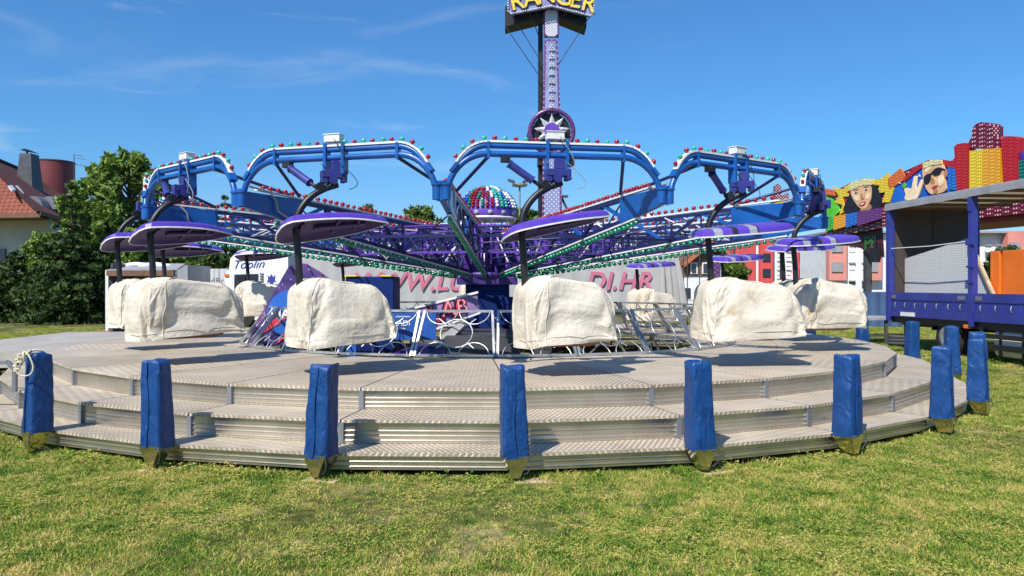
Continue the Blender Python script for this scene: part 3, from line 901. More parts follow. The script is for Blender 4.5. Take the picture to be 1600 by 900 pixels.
for k in range(NP):
    t1 = 2.5 + 15 * k; A, B = oval(t1 - 15), oval(t1); dv = B - A
    o = rp0 if k == 0 else copy_tree(rp0)
    o.location = (A + B) / 2; o.rotation_euler = (0, 0, math.atan2(dv.y, dv.x)); o.scale = ((dv.length - .05) / 1.16, 1, 1)
    if k == 0: lb = 'silver ring-patterned railing panel standing right before the hub'
    elif k == 1: lb = 'silver railing panel with rings just right of the hub, half behind a cream cover'
    elif k == NP - 1: lb = 'silver railing panel with rings just left of the hub, before the blue banner'
    elif k <= 12: lb = 'silver leaning railing panel with rings, %s to the right round from the hub' % ORD[k]
    else: lb = 'silver leaning railing panel with rings, %s to the left round from the hub' % ORD[NP - k]
    tag(o, lb, 'railing', 'ring-patterned railing panels round the hub')

# ------------------------------------------------------------------ the ride: hub, arms, arches
CX, CY = -.45, 14.47
NA = 14
STEP = 360 / NA
JP = 9.6 - STEP / 2                 # angle of the junction just left of the front arch
RJ = 5.90
ride = thing('sweep_ride', 'blue and purple spinning ride with lit arches and truss arms round a domed hub', 'fairground ride', (CX, CY, 0))

BR = random.Random(77)
def bulb(mb, p, axis, r, mat_i, n=7):
    z = (Vector(axis).normalized() + Vector((BR.uniform(-.16, .16), BR.uniform(-.16, .16), BR.uniform(-.16, .16)))).normalized(); r *= BR.uniform(.9, 1.08); a = Vector((1, 0, 0)) if abs(z.x) < .8 else Vector((0, 1, 0))
    x = a.cross(z).normalized(); y = z.cross(x)
    Mx = Matrix((x, y, z)).transposed()
    mb.lathe([(r * .55, -r * .1), (r * .62, r * .35), (r * 1.0, r * .75), (r * 1.0, r * 1.25), (r * .55, r * 1.7)], n, p, mat_i, Mx)

BULBM = [M['red_bulb'], M['teal_bulb'], M['green_bulb'], M['blue_bulb'], M['white_bulb'], M['purple']]
rest = MB()                          # every bulb past the hundred that show largest

def arch_path(hw, r_x, z0, zt, x0, n=9):
    """straight top between -x0 and x0, elliptical shoulders down to +-hw"""
    pts = []
    for i in range(n + 1):
        a = R(90 * i / n); pts.append((-x0 - r_x * math.cos(a), z0 + (zt - z0) * math.sin(a)))
    L = pts[:]
    return L + [(-x, z) for x, z in reversed(L)]

def make_arch(i):
    a0 = JP + STEP * i
    am = a0 + STEP / 2
    rm = RJ * math.cos(R(STEP / 2)); half = RJ * math.sin(R(STEP / 2))
    c = pol(rm, am, 0); t = Vector((math.cos(R(am)), math.sin(R(am)), 0)); nd = Vector((math.sin(R(am)), -math.cos(R(am)), 0))
    def W(x, z, o=0.0): return c + t * x + nd * o + Vector((0, 0, z))
    hw = half - .055
    x0 = .79
    front = i in (12, 13, 0, 1)
    mb = MB()
    low = arch_path(hw, hw - x0, 2.62, 3.135, x0, 10)
    mb.tube([W(x, z) for x, z in low], .036, 10)
    up = [(x, z) for x, z in arch_path(hw - .03, hw - .03 - x0, 2.62, 3.228, x0, 12) if z > 2.90]
    mb.tube([W(x, z) for x, z in up], .033, 10)
    for sx in (-1, 1):
        mb.tube([W(sx * hw, 2.61), W(sx * hw, 2.78)], .052, 12); mb.tube([W(sx * hw, 2.77), W(sx * hw, 2.79)], .066, 12)
        mb.beam(W(sx * x0, 3.08), W(sx * x0, 3.27), .09, .03, up=t)
        mb.beam(W(sx * (hw - .05), 2.93), W(sx * (hw - .12), 3.02), .10, .04, up=t)
        mb.box(W(sx * .115, 3.12), (.035, .12, .36), 0, Matrix.Rotation(R(am), 3, 'Z'))
    arch = mb.build('arch', M['blue'], ride)
    mb = MB()
    strip = [(x, z) for x, z in arch_path(hw + .0, hw - x0, 2.62, 3.272, x0, 14) if z > 2.97]
    # light strip on top of the tubes: a thin channel that follows the arch
    for (x1, z1), (x2, z2) in zip(strip, strip[1:]): 
        d_ = Vector((x2 - x1, 0, z2 - z1)).normalized()
        e_ = .004
        mb.beam(W(x1 - d_.x * e_, z1 - d_.z * e_), W(x2 + d_.x * e_, z2 + d_.z * e_), .07, .022)
    mb.build('light_strip', M['white'], arch)
    mb = MB()
    mb.box(W(-.02, 3.355), (.20, .12, .085), 0, Matrix.Rotation(R(am), 3, 'Z'))
    mb.box(W(-.02, 3.40), (.22, .14, .012), 0, Matrix.Rotation(R(am), 3, 'Z'))
    mb.build('junction_box', M['white'], arch, bevel=.006)
    # bulbs along the strip
    L = [0.0]
    for (x1, z1), (x2, z2) in zip(strip, strip[1:]): L.append(L[-1] + math.hypot(x2 - x1, z2 - z1))
    nb = 21
    for k in range(nb):
        s = .06 + (L[-1] - .12) * k / (nb - 1)
        j = max(q for q in range(len(L) - 1) if L[q] <= s)
        f = (s - L[j]) / (L[j + 1] - L[j])
        x = strip[j][0] + (strip[j + 1][0] - strip[j][0]) * f; z = strip[j][1] + (strip[j + 1][1] - strip[j][1]) * f
        dx, dz = strip[j + 1][0] - strip[j][0], strip[j + 1][1] - strip[j][1]; q = math.hypot(dx, dz)
        nx, nz = -dz / q, dx / q
        if abs(x + .02) < .11 and z > 3.2: continue
        p = W(x + nx * .012, z + nz * .012)
        if front:
            b_ = MB(); bulb(b_, p, t * nx + Vector((0, 0, nz)), .030, 0, 8)
            b_.build('bulb', M['red_bulb'] if k % 2 == 0 else M['teal_bulb'], arch, recalc=False)
        else:
            bulb(rest, p, t * nx + Vector((0, 0, nz)), .030, k % 2, 6)
    # struts from the arch shoulders down to the arms, dark
    for sx, ang in ((-1, a0), (1, a0 + STEP)):
        mb = MB(); mb.tube([W(sx * x0, 3.10), pol(4.95, ang, 2.83) + t * (-sx * .05)], .021, 8)
        mb.build('strut', M['navy'], arch)
    # hanging cable loops
    mb = MB()
    for (xa, za, xb, zb, sag) in ((.02, 3.34, .16, 2.86, .10), (.10, 3.05, .22, 2.75, .16), (-.14, 3.06, -.05, 2.85, .08)):
        pts = []
        for q in range(9):
            f = q / 8; pts.append(W(xa + (xb - xa) * f + sag * math.sin(math.pi * f), za + (zb - za) * f - sag * .4 * math.sin(math.pi * f), .08))
        mb.tube(pts, .005, 5)
    mb.build('cable', M['grey'] if i % 3 == 0 else M['rubber'], arch)

def make_arm(i):
    a = JP + STEP * i
    er = Vector((math.sin(R(a)), -math.cos(R(a)), 0)); et = Vector((math.cos(R(a)), math.sin(R(a)), 0))
    def W(r, z, s=0.0): return er * r + et * s + Vector((0, 0, z))
    def zt(r): return 2.52 + (2.80 - 2.52) * (r - .45) / 5.3
    def zb(r): return 1.88 + (2.60 - 1.88) * (r - .45) / 5.35
    mb = MB()
    mb.beam(W(.42, zt(.42)), W(5.0, zt(5.0)), .055, .05, 0); mb.beam(W(.42, zb(.42)), W(5.0, zb(5.0)), .055, .05, 0)
    rs = [.55, 1.05, 1.55, 2.1, 2.65, 3.2, 3.8, 4.4, 5.0]
    for k in range(len(rs) - 1):
        m_i = (1 if k % 2 else 0) if rs[k] < 3.0 else (2 if k % 2 else 0)
        p, q = (W(rs[k], zb(rs[k])), W(rs[k + 1], zt(rs[k + 1]))) if k % 2 == 0 else (W(rs[k], zt(rs[k])), W(rs[k + 1], zb(rs[k + 1])))
        mb.beam(p, q, .042, .042, m_i)
        o_ = .03 if k % 2 else -.03
        p, q = (W(rs[k], zt(rs[k]), o_), W(rs[k + 1], zb(rs[k + 1]), -o_)) if k % 2 == 0 else (W(rs[k], zb(rs[k]), o_), W(rs[k + 1], zt(rs[k + 1]), -o_))
        mb.beam(p, q, .016, .016, 3 if k % 3 == 0 else 0)
        mb.beam(W(rs[k], zb(rs[k])), W(rs[k], zt(rs[k])), .022, .022, 0)
    arm = mb.build('arm', [M['navy'], M['purple'], M['blue'], M['white']], ride)
    mb = MB()                              # the deep blue end piece that carries the arches
    mb.prism([W(4.9, zb(4.9) - .03, -.035), W(5.86, 2.61, -.035), W(5.86, 2.80, -.035), W(4.9, zt(4.9) + .03, -.035)], et * .07)
    mb.tube([W(5.86, 2.60), W(5.86, 2.82)], .06, 12)
    mb.build('end_plate', M['blue'], arm)
    mb = MB()                              # white channels under the bulbs, and a conduit
    mb.beam(W(.7, zt(.7) + .042), W(5.62, zt(5.62) + .048), .06, .02)
    mb.beam(W(.6, zb(.6) - .040), W(5.30, zb(5.30) - .040), .06, .02)
    mb.build('light_strip', M['white'], arm)
    mb = MB(); mb.tube([W(5.80, 2.86, .07), W(5.6, 2.84, .07), W(5.45, 2.82, .07), W(5.35, 2.72, .07), W(5.33, 2.60, .07), W(5.1, 2.50, .07)], .014, 6)
    mb.build('conduit', M['grey'], arm)
    nb = 40
    for k in range(nb):
        r = .75 + (5.5 - .75) * k / (nb - 1)
        bulb(rest, W(r, zt(r) + .062), (0, 0, 1), .035, 0, 6)
    nb = 46
    for k in range(nb):
        r = .62 + (5.25 - .62) * k / (nb - 1)
        bulb(rest, W(r, zb(r) - .056), (0, 0, -1), .038, 2, 6)
    # ties to the next arm
    a2 = a + STEP
    er2 = Vector((math.sin(R(a2)), -math.cos(R(a2)), 0))
    def W2(r, z): return er2 * r + Vector((0, 0, z))
    mb = MB()
    mb.beam(W(2.62, zt(2.62) - .06), W2(2.62, zt(2.62) - .06), .05, .045, 1)
    mb.beam(W(1.1, zt(1.1) - .32), W2(1.1, zt(1.1) - .32), .045, .04, 1)
    mb.beam(W(3.9, zb(3.9)), W2(3.9, zb(3.9)), .04, .04, 0)
    mb.tube([W(2.62, zb(2.62)), W2(4.4, zt(4.4) - .05)], .012, 6, 0)
    mb.tube([W(4.4, zb(4.4)), W2(2.62, zt(2.62) - .05)], .012, 6, 0)
    mb.tube([W(1.1, zt(1.1) - .3), W2(2.62, zb(2.62))], .012, 6, 2)
    for r_a, r_b in ((1.1, 1.9), (1.9, 2.62), (2.62, 3.3), (3.3, 3.9)):
        mb.tube([W(r_a, zb(r_a)), W2(r_b, zb(r_b))], .010, 5, 0)
    mb.beam(W(1.9, zt(1.9) - .05), W2(1.9, zt(1.9) - .05), .032, .03, 1)
    for f_ in (.33, .67):
        a_ = W(2.62, zt(2.62) - .06); b_ = W2(2.62, zt(2.62) - .06); c_ = W(2.62, zb(2.62)); d_ = W2(2.62, zb(2.62))
        mb.beam(a_ + (b_ - a_) * f_, c_ + (d_ - c_) * (f_ + .12), .02, .02, 0)
        mb.beam(a_ + (b_ - a_) * f_, c_ + (d_ - c_) * (f_ - .12), .018, .018, 0)
    mb.beam(W(2.62, zb(2.62)), W2(2.62, zb(2.62)), .03, .03, 1)
    mb.tube([W(3.9, zb(3.9)), W(3.9, zt(3.9))], .02, 6, 0)
    mb.tube([W(2.62, zb(2.62)), W(2.62, zt(2.62))], .022, 6, 1)
    mb.build('tie_bar', [M['navy'], M['purple'], M['dgrey']], arm)

for i in range(NA):
    make_arm(i); make_arch(i)

# hub: column, collar, dome with rows of bulbs
mb = MB()
mb.lathe([(.34, 1.70), (.34, 2.62), (.40, 2.64), (.40, 2.70)], 20, mat=0)
for k in range(NA):
    a = JP + STEP * k
    mb.box(pol(.47, a, 2.20), (.055, .10, .80), 1, Matrix.Rotation(R(a), 3, 'Z'))
    mb.lathe([(.02, 0), (.05, .25), (.02, .5)], 8, pol(.43, a + STEP / 2, 2.05), 1)
mb.lathe([(.60, 1.80), (.62, 1.84), (.62, 1.88), (.58, 1.90)], 28, mat=0)
mb.build('hub_column', [M['dpurple'], M['purple']], ride)
mb = MB()
for k in range(8):
    a = 45 * k + 10
    mb.tube([pol(.42, a, 2.62), pol(.45, a, 2.95)], .016, 6)
mb.lathe([(.50, 2.87), (.54, 2.89), (.54, 2.92), (.50, 2.93)], 28)
mb.build('dome_frame', M['white'], ride)
mb = MB(); prof = [(.52, 2.93), (.535, 3.02)] + [(.515 * math.cos(R(q)), 3.03 + .44 * math.sin(R(q))) for q in range(8, 90, 9)]
mb.lathe(prof, 28); dome = mb.build('dome', M['purple'], ride)
cols = [4, 0, 1, 3, 4, 0, 0, 2, 3, 4, 0, 1, 3, 2]
for k in range(36):
    a = 360 / 36 * k
    for j in range(11):
        q = 9 + j * 7.2
        if (j > 5 and k % 2) or (j > 8 and k % 4): continue
        er = Vector((math.sin(R(a)), -math.cos(R(a)), 0))
        p = er * (.515 * math.cos(R(q))) + Vector((0, 0, 3.03 + .44 * math.sin(R(q))))
        m_i = (0, 0, 4, 1, 1, 3, 4, 4, 1, 3, 0, 4, 3, 3, 2, 0, 0, 2)[(k + (j // 3)) % 18]
        bulb(rest, p, er * math.cos(R(q)) + Vector((0, 0, math.sin(R(q)))), .033, m_i, 7)
mb = MB()
for k in range(13):
    a = 360 / 13 * k + 6
    er = Vector((math.sin(R(a)), -math.cos(R(a)), 0)); x = er; Mx = Matrix((Vector((0, 0, 1)).cross(x), Vector((0, 0, 1)), x)).transposed()
    mb.lathe([(.045, 0), (.045, .012), (.02, .014), (.012, .02)], 10, er * .532 + Vector((0, 0, 2.985)), 0, Mx)
mb.build('dome_rosette', M['grey'], dome)
rb = rest.build('bulb', BULBM, ride, recalc=False); rb['kind'] = 'stuff'

# ------------------------------------------------------------------ gondolas with canopy, and their tarpaulin covers
def canopy_mesh(root, topmat):
    """leaf shaped roof, blunt at -x, pointed at +x"""
    def half(x):
        t = (x + .62) / 1.30
        if t < .16: return .33 * max(0, 1 - ((.16 - t) / .16) ** 3.2) ** (1 / 2.2) + .02
        u = (t - .16) / .84
        return .342 * (1 - u ** 2.6) + .008 * (1 - u) + .008
    xs = [-.62, -.60, -.56, -.50, -.42, -.30, -.15, 0, .15, .28, .40, .50, .58, .64, .68]
    ring = [(x, -half(x)) for x in xs] + [(x, half(x)) for x in reversed(xs)]
    n = len(ring); cx = .0
    def rowz(s, z): return [(cx + (x - cx) * s, y * s, z + .05 * (x > .5) * (x - .5)) for x, y in ring]
    top = MB()
    rows = [rowz(1.0, 0), rowz(1.0, .018), rowz(.97, .066), rowz(.90, .095), rowz(.55, .12), rowz(.05, .125)]
    vs = [v for r in rows for v in r]
    fs = [(j * n + i, j * n + (i + 1) % n, (j + 1) * n + (i + 1) % n, (j + 1) * n + i) for j in range(len(rows) - 1) for i in range(n)]
    top.add(vs, fs, 0, False); top.add(rows[-1], [tuple(range(n))], 0)
    can = top.build('canopy', topmat, root)
    un = MB()
    rows = [rowz(.995, .002), rowz(.97, .01), rowz(.80, .045), rowz(.72, .040), rowz(.60, .055), rowz(.40, .05), rowz(.1, .06)]
    vs = [v for r in rows for v in r]
    un.add(vs, [(j * n + i, j * n + (i + 1) % n, (j + 1) * n + (i + 1) % n, (j + 1) * n + i) for j in range(len(rows) - 1) for i in range(n)], 0, False)
    for x, l in ((-.35, .22), (.05, .30), (.3, .22)): un.box((x, 0, .032), (.03, l * 1.6, .02), 0)
    un.box((.1, 0, .03), (.6, .10, .03), 0)
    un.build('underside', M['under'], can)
    tr = MB()
    for i in range(n):
        a, b = ring[i], ring[(i + 1) % n]
        tr.beam((a[0] * 1.006, a[1] * 1.006, .006 + .05 * (a[0] > .5) * (a[0] - .5)), (b[0] * 1.006, b[1] * 1.006, .006 + .05 * (b[0] > .5) * (b[0] - .5)), .010, .017)
    tr.build('rim', M['white'], can)
    return can

def tilt_cylinder(g, rel):
    """ram from the arch (running at angle rel to the gondola) down to the neck"""
    A, B = Vector((-.60 * math.cos(rel), -.60 * math.sin(rel), 3.05)), Vector((-.18, 0, 2.76)); d_ = B - A
    mb = MB()
    mb.tube([A + d_ * .1, A + d_ * .72], .043, 10, 0); mb.tube([A + d_ * .72, B], .022, 8, 1)
    mb.tube([A + d_ * .09, A + d_ * .13], .05, 10, 0); mb.tube([A + d_ * .70, A + d_ * .74], .05, 10, 0)
    mb.box(A + Vector((0, 0, .02)), (.10, .09, .07), 1, Matrix.Rotation(rel, 3, 'Z'))
    mb.build('tilt_cylinder', [M['drive'], M['black']], g)

def make_gondola(top):
    """local: x clockwise along the rim (to the right at the front), -y outwards, z height above ground"""
    g = thing('gondola', '', 'gondola')
    mb = MB()
    pts = [(-.385, 0, 1.62), (-.40, 0, 1.95), (-.425, 0, 2.25), (-.415, 0, 2.42), (-.35, 0, 2.56), (-.24, 0, 2.68), (-.10, 0, 2.765), (.04, 0, 2.83)]
    mb.tube(pts[:3], .039, 10); g_post = mb.build('post', M['black'], g)
    mb = MB(); fine = []
    P_ = [Vector(p) for p in pts[2:]]
    for i in range(len(P_) - 1):
        a, b = P_[i], P_[i + 1]; c0 = P_[max(0, i - 1)]; c3 = P_[min(len(P_) - 1, i + 2)]
        for j in range(4):
            t = j / 4; fine.append(.5 * ((2 * a) + (b - c0) * t + (2 * c0 - 5 * a + 4 * b - c3) * t * t + (3 * a - c0 - 3 * b + c3) * t ** 3))
    fine.append(P_[-1])
    mb.tube(fine, [.039] * (len(fine) - 4) + [.042, .046, .05, .05], 10)
    mb.box((-.16, 0, 2.79), (.10, .08, .08), 0, Matrix.Rotation(R(-35), 3, 'Y'))
    mb.build('neck', M['black'], g)
    mb = MB()
    mb.box((.0, 0, 2.93), (.29, .12, .08)); mb.box((-.11, 0, 2.87), (.07, .10, .09)); mb.box((.12, 0, 2.91), (.05, .14, .13))
    mb.tube([(-.02, -.09, 2.86), (-.02, .09, 2.86)], .05, 12); mb.box((.02, 0, 3.03), (.10, .10, .12))
    mb.build('drive_box', M['drive'], g, bevel=.008)
    can = canopy_mesh(g, top)
    can.location = (-.02, 0, 2.30); can.rotation_euler = (0, R(-10), 0)
    # the seat shell under the cover
    mb = MB(); vs = []
    for j, (s, z) in enumerate(((.70, .97), (.90, 1.0), (.94, 1.10), (.90, 1.30))):
        for i in range(24):
            p = hull_pt(2 * math.pi * i / 24, 0)
            vs.append((p.x * s + .02, p.y * s, z))
    mb.add(vs, [(j * 24 + i, j * 24 + (i + 1) % 24, (j + 1) * 24 + (i + 1) % 24, (j + 1) * 24 + i) for j in range(3) for i in range(24)], 0, True)
    mb.add(vs[:24], [tuple(reversed(range(24)))]); mb.add(vs[-24:], [tuple(range(24))])
    mb.box((-.36, 0, 1.3), (.10, .56, .4))
    mb.build('seat_shell', M['shell'], g)
    return g

def hull_pt(a, v, infl=0.0):
    """infl = 0: the seat (tall back, waist, low nose); infl > 0: the loose bag over it"""
    ca, sa = math.cos(a), math.sin(a)
    e = 0.28
    su = math.copysign(abs(ca) ** e, ca); sr = math.copysign(abs(sa) ** e, sa)
    L = 0.56 + infl; W = 0.39 + infl
    if su > 0: W *= (1 - .22 * su * su)
    bag = infl > 0
    if not bag and v <= 1.2: W *= 1 - .26 * math.exp(-((su - .02) / .36) ** 2) - .10 * (v < .55)
    def top(u):
        xs = [-.6, -.5, -.3, -.1, .1, .3, .45, .6]
        zs = [.60, .73, .80, .80, .77, .69, .56, .36] if bag else [.60, .745, .80, .77, .73, .68, .56, .36]
        u = max(-.6, min(.6, u))
        for i in range(7):
            if u <= xs[i + 1]:
                t = (u - xs[i]) / (xs[i + 1] - xs[i]); t = t * t * (3 - 2 * t); return zs[i] * (1 - t) + zs[i + 1] * t
        return zs[-1]
    if v <= 1:
        s = (1.0 + .03 * (1 - v) if bag else 1.0 - .12 * (1 - v)) - (.22 * max(0, v - .8))
        u = su * L * s; r = sr * W * s; z = (top(u) - .06 + infl * .5) * v
    else:
        t = v - 1; s = .94 * (1 - t)
        u = su * L * s - .05 * t; r = sr * W * s
        z = top(u) - .06 * (1 - min(1, t * 5)) + infl
        if not bag and u > -.25: z -= .14 * min(1, max(0, t - .2) / .5)
    return Vector((u, r, z))

def lofted(name, nu, nv, infl):
    V = []; Fc = []
    for j in range(nv):
        v = j * 2 / (nv - 1) * .985
        for i in range(nu): V.append(hull_pt(2 * math.pi * i / nu, v, infl))
    V.append(hull_pt(0, 2, infl)); c = len(V) - 1
    for j in range(nv - 1):
        for i in range(nu): Fc.append((j * nu + i, j * nu + (i + 1) % nu, (j + 1) * nu + (i + 1) % nu, (j + 1) * nu + i))
    for i in range(nu): Fc.append(((nv - 1) * nu + i, (nv - 1) * nu + (i + 1) % nu, c))
    me = bpy.data.meshes.new(name); me.from_pydata(V, [], Fc); me.update()
    o = bpy.data.objects.new(name, me); COL.objects.link(o)
    return o

def sim_cover(seed, frames=26, nu=120, nv=54):
    """let a loose bag of cloth fall on the seat shell and keep the folded result"""
    rnd = random.Random(seed)
    hidden = [o for o in SC.objects if o.modifiers and not o.hide_viewport]
    body = lofted('body', 56, 26, 0.0)
    body.modifiers.new('c', 'COLLISION'); body.collision.thickness_outer = .012; body.collision.cloth_friction = 12
    bag = lofted('bag', nu, nv, 0.04); me = bag.data
    ph = [rnd.uniform(0, 6.28) for _ in range(8)]
    for v in me.vertices:
        c = v.co; nr = Vector((c.x, c.y, 0)); nr = nr.normalized() if nr.length > 1e-4 else Vector((0, 0, 1))
        an = math.atan2(c.y, c.x); low = max(0, 1 - c.z / .75)
        dd = .030 * low * math.sin(an * 7 + ph[0] + 1.5 * math.sin(an * 2 + ph[1]))
        dd += .020 * math.sin(13 * (c.x * .8 + c.z * math.copysign(1, c.y) * .7) + ph[2] + 2 * math.sin(c.x * 4 + ph[6])) * (.3 + c.z)
        dd += .010 * math.sin(c.x * 24 - c.z * 19 + c.y * 9 + ph[7])
        v.co = c + nr * dd + Vector((rnd.uniform(-1, 1), rnd.uniform(-1, 1), rnd.uniform(-1, 1))) * .004
    g = bag.vertex_groups.new(name='pin'); g.add(list(range(0, nu, 20)), 1.0, 'ADD')
    for i in range(nu): me.vertices[i].co.z += .022 * math.sin(i * .25 + ph[3]) + .012 * math.sin(i * .7 + ph[4])
    m = bag.modifiers.new('cl', 'CLOTH'); s = m.settings
    s.quality = 6; s.mass = .35; s.tension_stiffness = 20; s.compression_stiffness = 20; s.shear_stiffness = 8; s.bending_stiffness = .15
    s.shrink_min = -.035; s.vertex_group_mass = 'pin'; s.pin_stiffness = 1
    m.collision_settings.collision_quality = 3; m.collision_settings.distance_min = .008; m.collision_settings.use_self_collision = False
    m.point_cache.frame_start = 1; m.point_cache.frame_end = frames + 2
    SC.frame_start = 1
    for f in range(1, frames + 1): SC.frame_set(f)
    dg = bpy.context.evaluated_depsgraph_get()
    out = bpy.data.meshes.new_from_object(bag.evaluated_get(dg))
    bpy.data.objects.remove(bag); bpy.data.objects.remove(body)
    SC.frame_set(1)
    for v in out.vertices:
        if v.co.z < .30: v.co.z = .30 - (.30 - v.co.z) * .74
    for i in range(nu):                                  # the hem, kept nearly level by its rope
        h_ = -.035 + .02 * math.sin(2 * math.pi * i / nu * 2 + ph[5])
        dz = h_ - out.vertices[i].co.z
        for j in range(9): out.vertices[j * nu + i].co.z += dz * (1 - j / 9) ** 1.5
    for p in out.polygons: p.use_smooth = True
    out.materials.clear(); out.materials.append(M['canvas'])
    co = [v.co.copy() for v in out.vertices]
    def lift(i, j, d=.004):
        c = co[j * nu + i % nu]; n_ = Vector((c.x, c.y, .25)).normalized(); return c + n_ * d
    seams = []
    for col in (int(nu * (.62 + .05 * (seed % 3))), int(nu * .86)):
        mb = MB(); mb.tube([lift(col, j) for j in range(0, nv - 8, 2)], .0055, 5); seams.append(mb)
    hem = MB(); hem.tube([lift(i, 3, .003) for i in range(0, nu + 1, 2)], .004, 5)
    return out, seams, hem

cover_meshes = [sim_cover(s) for s in (1, 2, 3, 5)]
gond0 = make_gondola(M['plain_canopy']); gond1 = make_gondola(M['stripes'])
G_LABELS = {
    0: 'gondola hanging under the front middle arch, purple canopy tilted up to the right',
    1: 'gondola under the arch right of the middle, striped purple and silver canopy',
    2: 'rightmost gondola before the lorry, dark post and striped canopy seen end on',
    3: 'gondola just behind the rightmost one, its striped canopy a little lower',
    4: 'gondola at the far right before the red and white flats, small striped canopy',
    5: 'far gondola before the curtain trailer right of the hub, its post over a round cover',
    6: 'far gondola at the back, hidden behind the hub on its right',
    7: 'far gondola at the back, hidden behind the hub on its left',
    8: 'far gondola near the white lorry cab, purple canopy behind the space mural',
    9: 'gondola before the grey trailer at the far left, canopy pointing right',
    10: 'gondola at the left edge, purple canopy behind and left of the bigger one',
    11: 'gondola under the leftmost big arch, wide purple canopy before the trees',
    12: 'blank', 13: 'gondola under the arch left of the middle, underside of purple canopy showing'}
C_LABELS = {
    0: 'cream tarpaulin cover under the front middle arch, hanging just right of the hub',
    1: 'cream tarpaulin cover with a dark post through it, right of the middle before the steps',
    2: 'cream tarpaulin cover at the far right, laced along a vertical seam, before the lorry',
    3: 'cream tarpaulin cover hidden behind the rightmost ones',
    4: 'cream tarpaulin cover at the far right back, behind the others there',
    5: 'small far cream cover behind the railing right of the hub, below the red letters',
    6: 'far cream cover behind the hub on its right',
    7: 'far cream cover behind the hub on its left',
    8: 'far cream cover left of the space mural, below the white lorry cab',
    9: 'far cream cover behind the left pair of gondolas',
    10: 'cream cover at the left edge with brown seat shell showing under its hem',
    11: 'big cream cover at the left with a grey shaded side, before the wooden booth',
    13: 'cream tarpaulin cover left of the hub, before the dark blue cabinet'}
vary = random.Random(11)
YAW = [16, 0, 6, 12, 20, 20, 20, 10, 0, 0, 30, 40, 44, 28]
ROLL = [-8, 5, 6, 6, 6, 4, 3, 0, -8, -10, -15, -16, -16, -17]
for i in range(NA):
    idx = i if i < 12 else i
    deg = 9.6 + STEP * i + {7: -6, 2: 3}.get(i, 0)
    src = gond1 if i in (1, 2, 3, 4, 5, 6) else gond0
    if i in (0, 1): g = src
    else:
        g = copy_tree(src)
        for ch_ in list(g.children):
            if ch_.name.startswith('tilt_cylinder'): bpy.data.objects.remove(ch_)
    yaw = YAW[i]
    g.location = pol(5.80, deg, 0, (CX, CY)); g.rotation_euler = (0, 0, R(yaw))
    tilt_cylinder(g, R(deg - yaw))
    key = i
    for ch_ in g.children:
        if ch_.name.startswith('canopy'): ch_.rotation_euler = (R(ROLL[i]), R((-12, -4, -3, -2, -3, -3, -5, -8, -6, -4, -1, -2, -3, -7)[i]), 0)
    g.location.z = {5: -.20, 8: -.08, 4: -.10}.get(i, 0)
    tag(g, (G_LABELS, C_LABELS)[0].get(key), 'gondola', 'gondolas hanging from the arches')
    if i == 12:
        g['label'] = 'gondola under the arch second from the left, purple canopy over the left cream cover'
    cm = cover_meshes[(i * 3 + 1) % 4]
    c = bpy.data.objects.new('tarpaulin_cover', cm[0]); COL.objects.link(c)
    for q, sm_ in enumerate(cm[1]): sm_.build('seam', M['canvas'], c)
    cm[2].build('hem', M['canvas'], c)
    sb = c.modifiers.new('smooth', 'SUBSURF'); sb.levels = 1; sb.render_levels = 1
    tilt = R((3, 2, 1, 0, 2, -2, 1, 0, 2, 3, 2, 1, 3, 4)[i])
    loc = pol(5.80, deg, 1.035, (CX, CY)); c.location = loc + Vector(((.10, .08, .10, 0, 0, 0, 0, 0, 0, 0, 0, .08, .06, .10)[i], 0, 0))
    c.location.z += g.location.z
    c.rotation_euler = (Matrix.Rotation(R(yaw), 3, 'Z') @ Matrix.Rotation(-tilt, 3, 'Y')).to_euler()
    sx = vary.uniform(.97, 1.04) * {1: 1.08, 12: 1.14, 0: .93, 13: .94}.get(i, 1.0); c.scale = (sx, vary.uniform(.95, 1.02), vary.uniform(.875, .91))
    tag(c, C_LABELS.get(key) or 'cream cover second from the left, wide, before the space mural', 'cover', 'cream tarpaulin covers over the gondola seats')

# ------------------------------------------------------------------ the trailer base in the middle, with its painted panels
def mural_mat():
    m = bpy.data.materials.new('space_mural'); m.use_nodes = True
    n, l, b = N(m); t = n.new('ShaderNodeTexCoord')
    z = n.new('ShaderNodeTexNoise'); z.inputs['Scale'].default_value = 1.6; z.inputs['Detail'].default_value = 7; z.inputs['Distortion'].default_value = .6
    l.new(t.outputs['Object'], z.inputs['Vector'])
    r = n.new('ShaderNodeValToRGB'); e = r.color_ramp.elements
    e[0].position, e[1].position = .25, .78
    e[0].color = (.010, .014, .07, 1); e[1].color = (.34, .26, .44, 1)
    for p, c in ((.42, (.035, .02, .12, 1)), (.54, (.10, .055, .22, 1)), (.66, (.20, .05, .16, 1))):
        q = e.new(p); q.color = c
    l.new(z.outputs[0], r.inputs[0])
    v = n.new('ShaderNodeTexVoronoi'); v.inputs['Scale'].default_value = 9
    l.new(t.outputs['Object'], v.inputs['Vector'])
    mr = n.new('ShaderNodeMapRange'); mr.inputs[1].default_value = .10; mr.inputs[2].default_value = .05; mr.inputs[3].default_value = 0; mr.inputs[4].default_value = 1
    l.new(v.outputs['Distance'], mr.inputs[0])
    mx = n.new('ShaderNodeMix'); mx.data_type = 'RGBA'; l.new(mr.outputs[0], mx.inputs[0]); l.new(r.outputs[0], mx.inputs[6]); mx.inputs[7].default_value = (.7, .7, .8, 1)
    l.new(mx.outputs[2], b.inputs['Base Color']); b.inputs['Roughness'].default_value = .4
    return m
M['mural'] = mural_mat()
M['mural_light'] = mat('lilac_mural', (.26, .17, .36), .45, 0, .55, 2.2, dirt=.6, dirtcol=(.10, .06, .22))
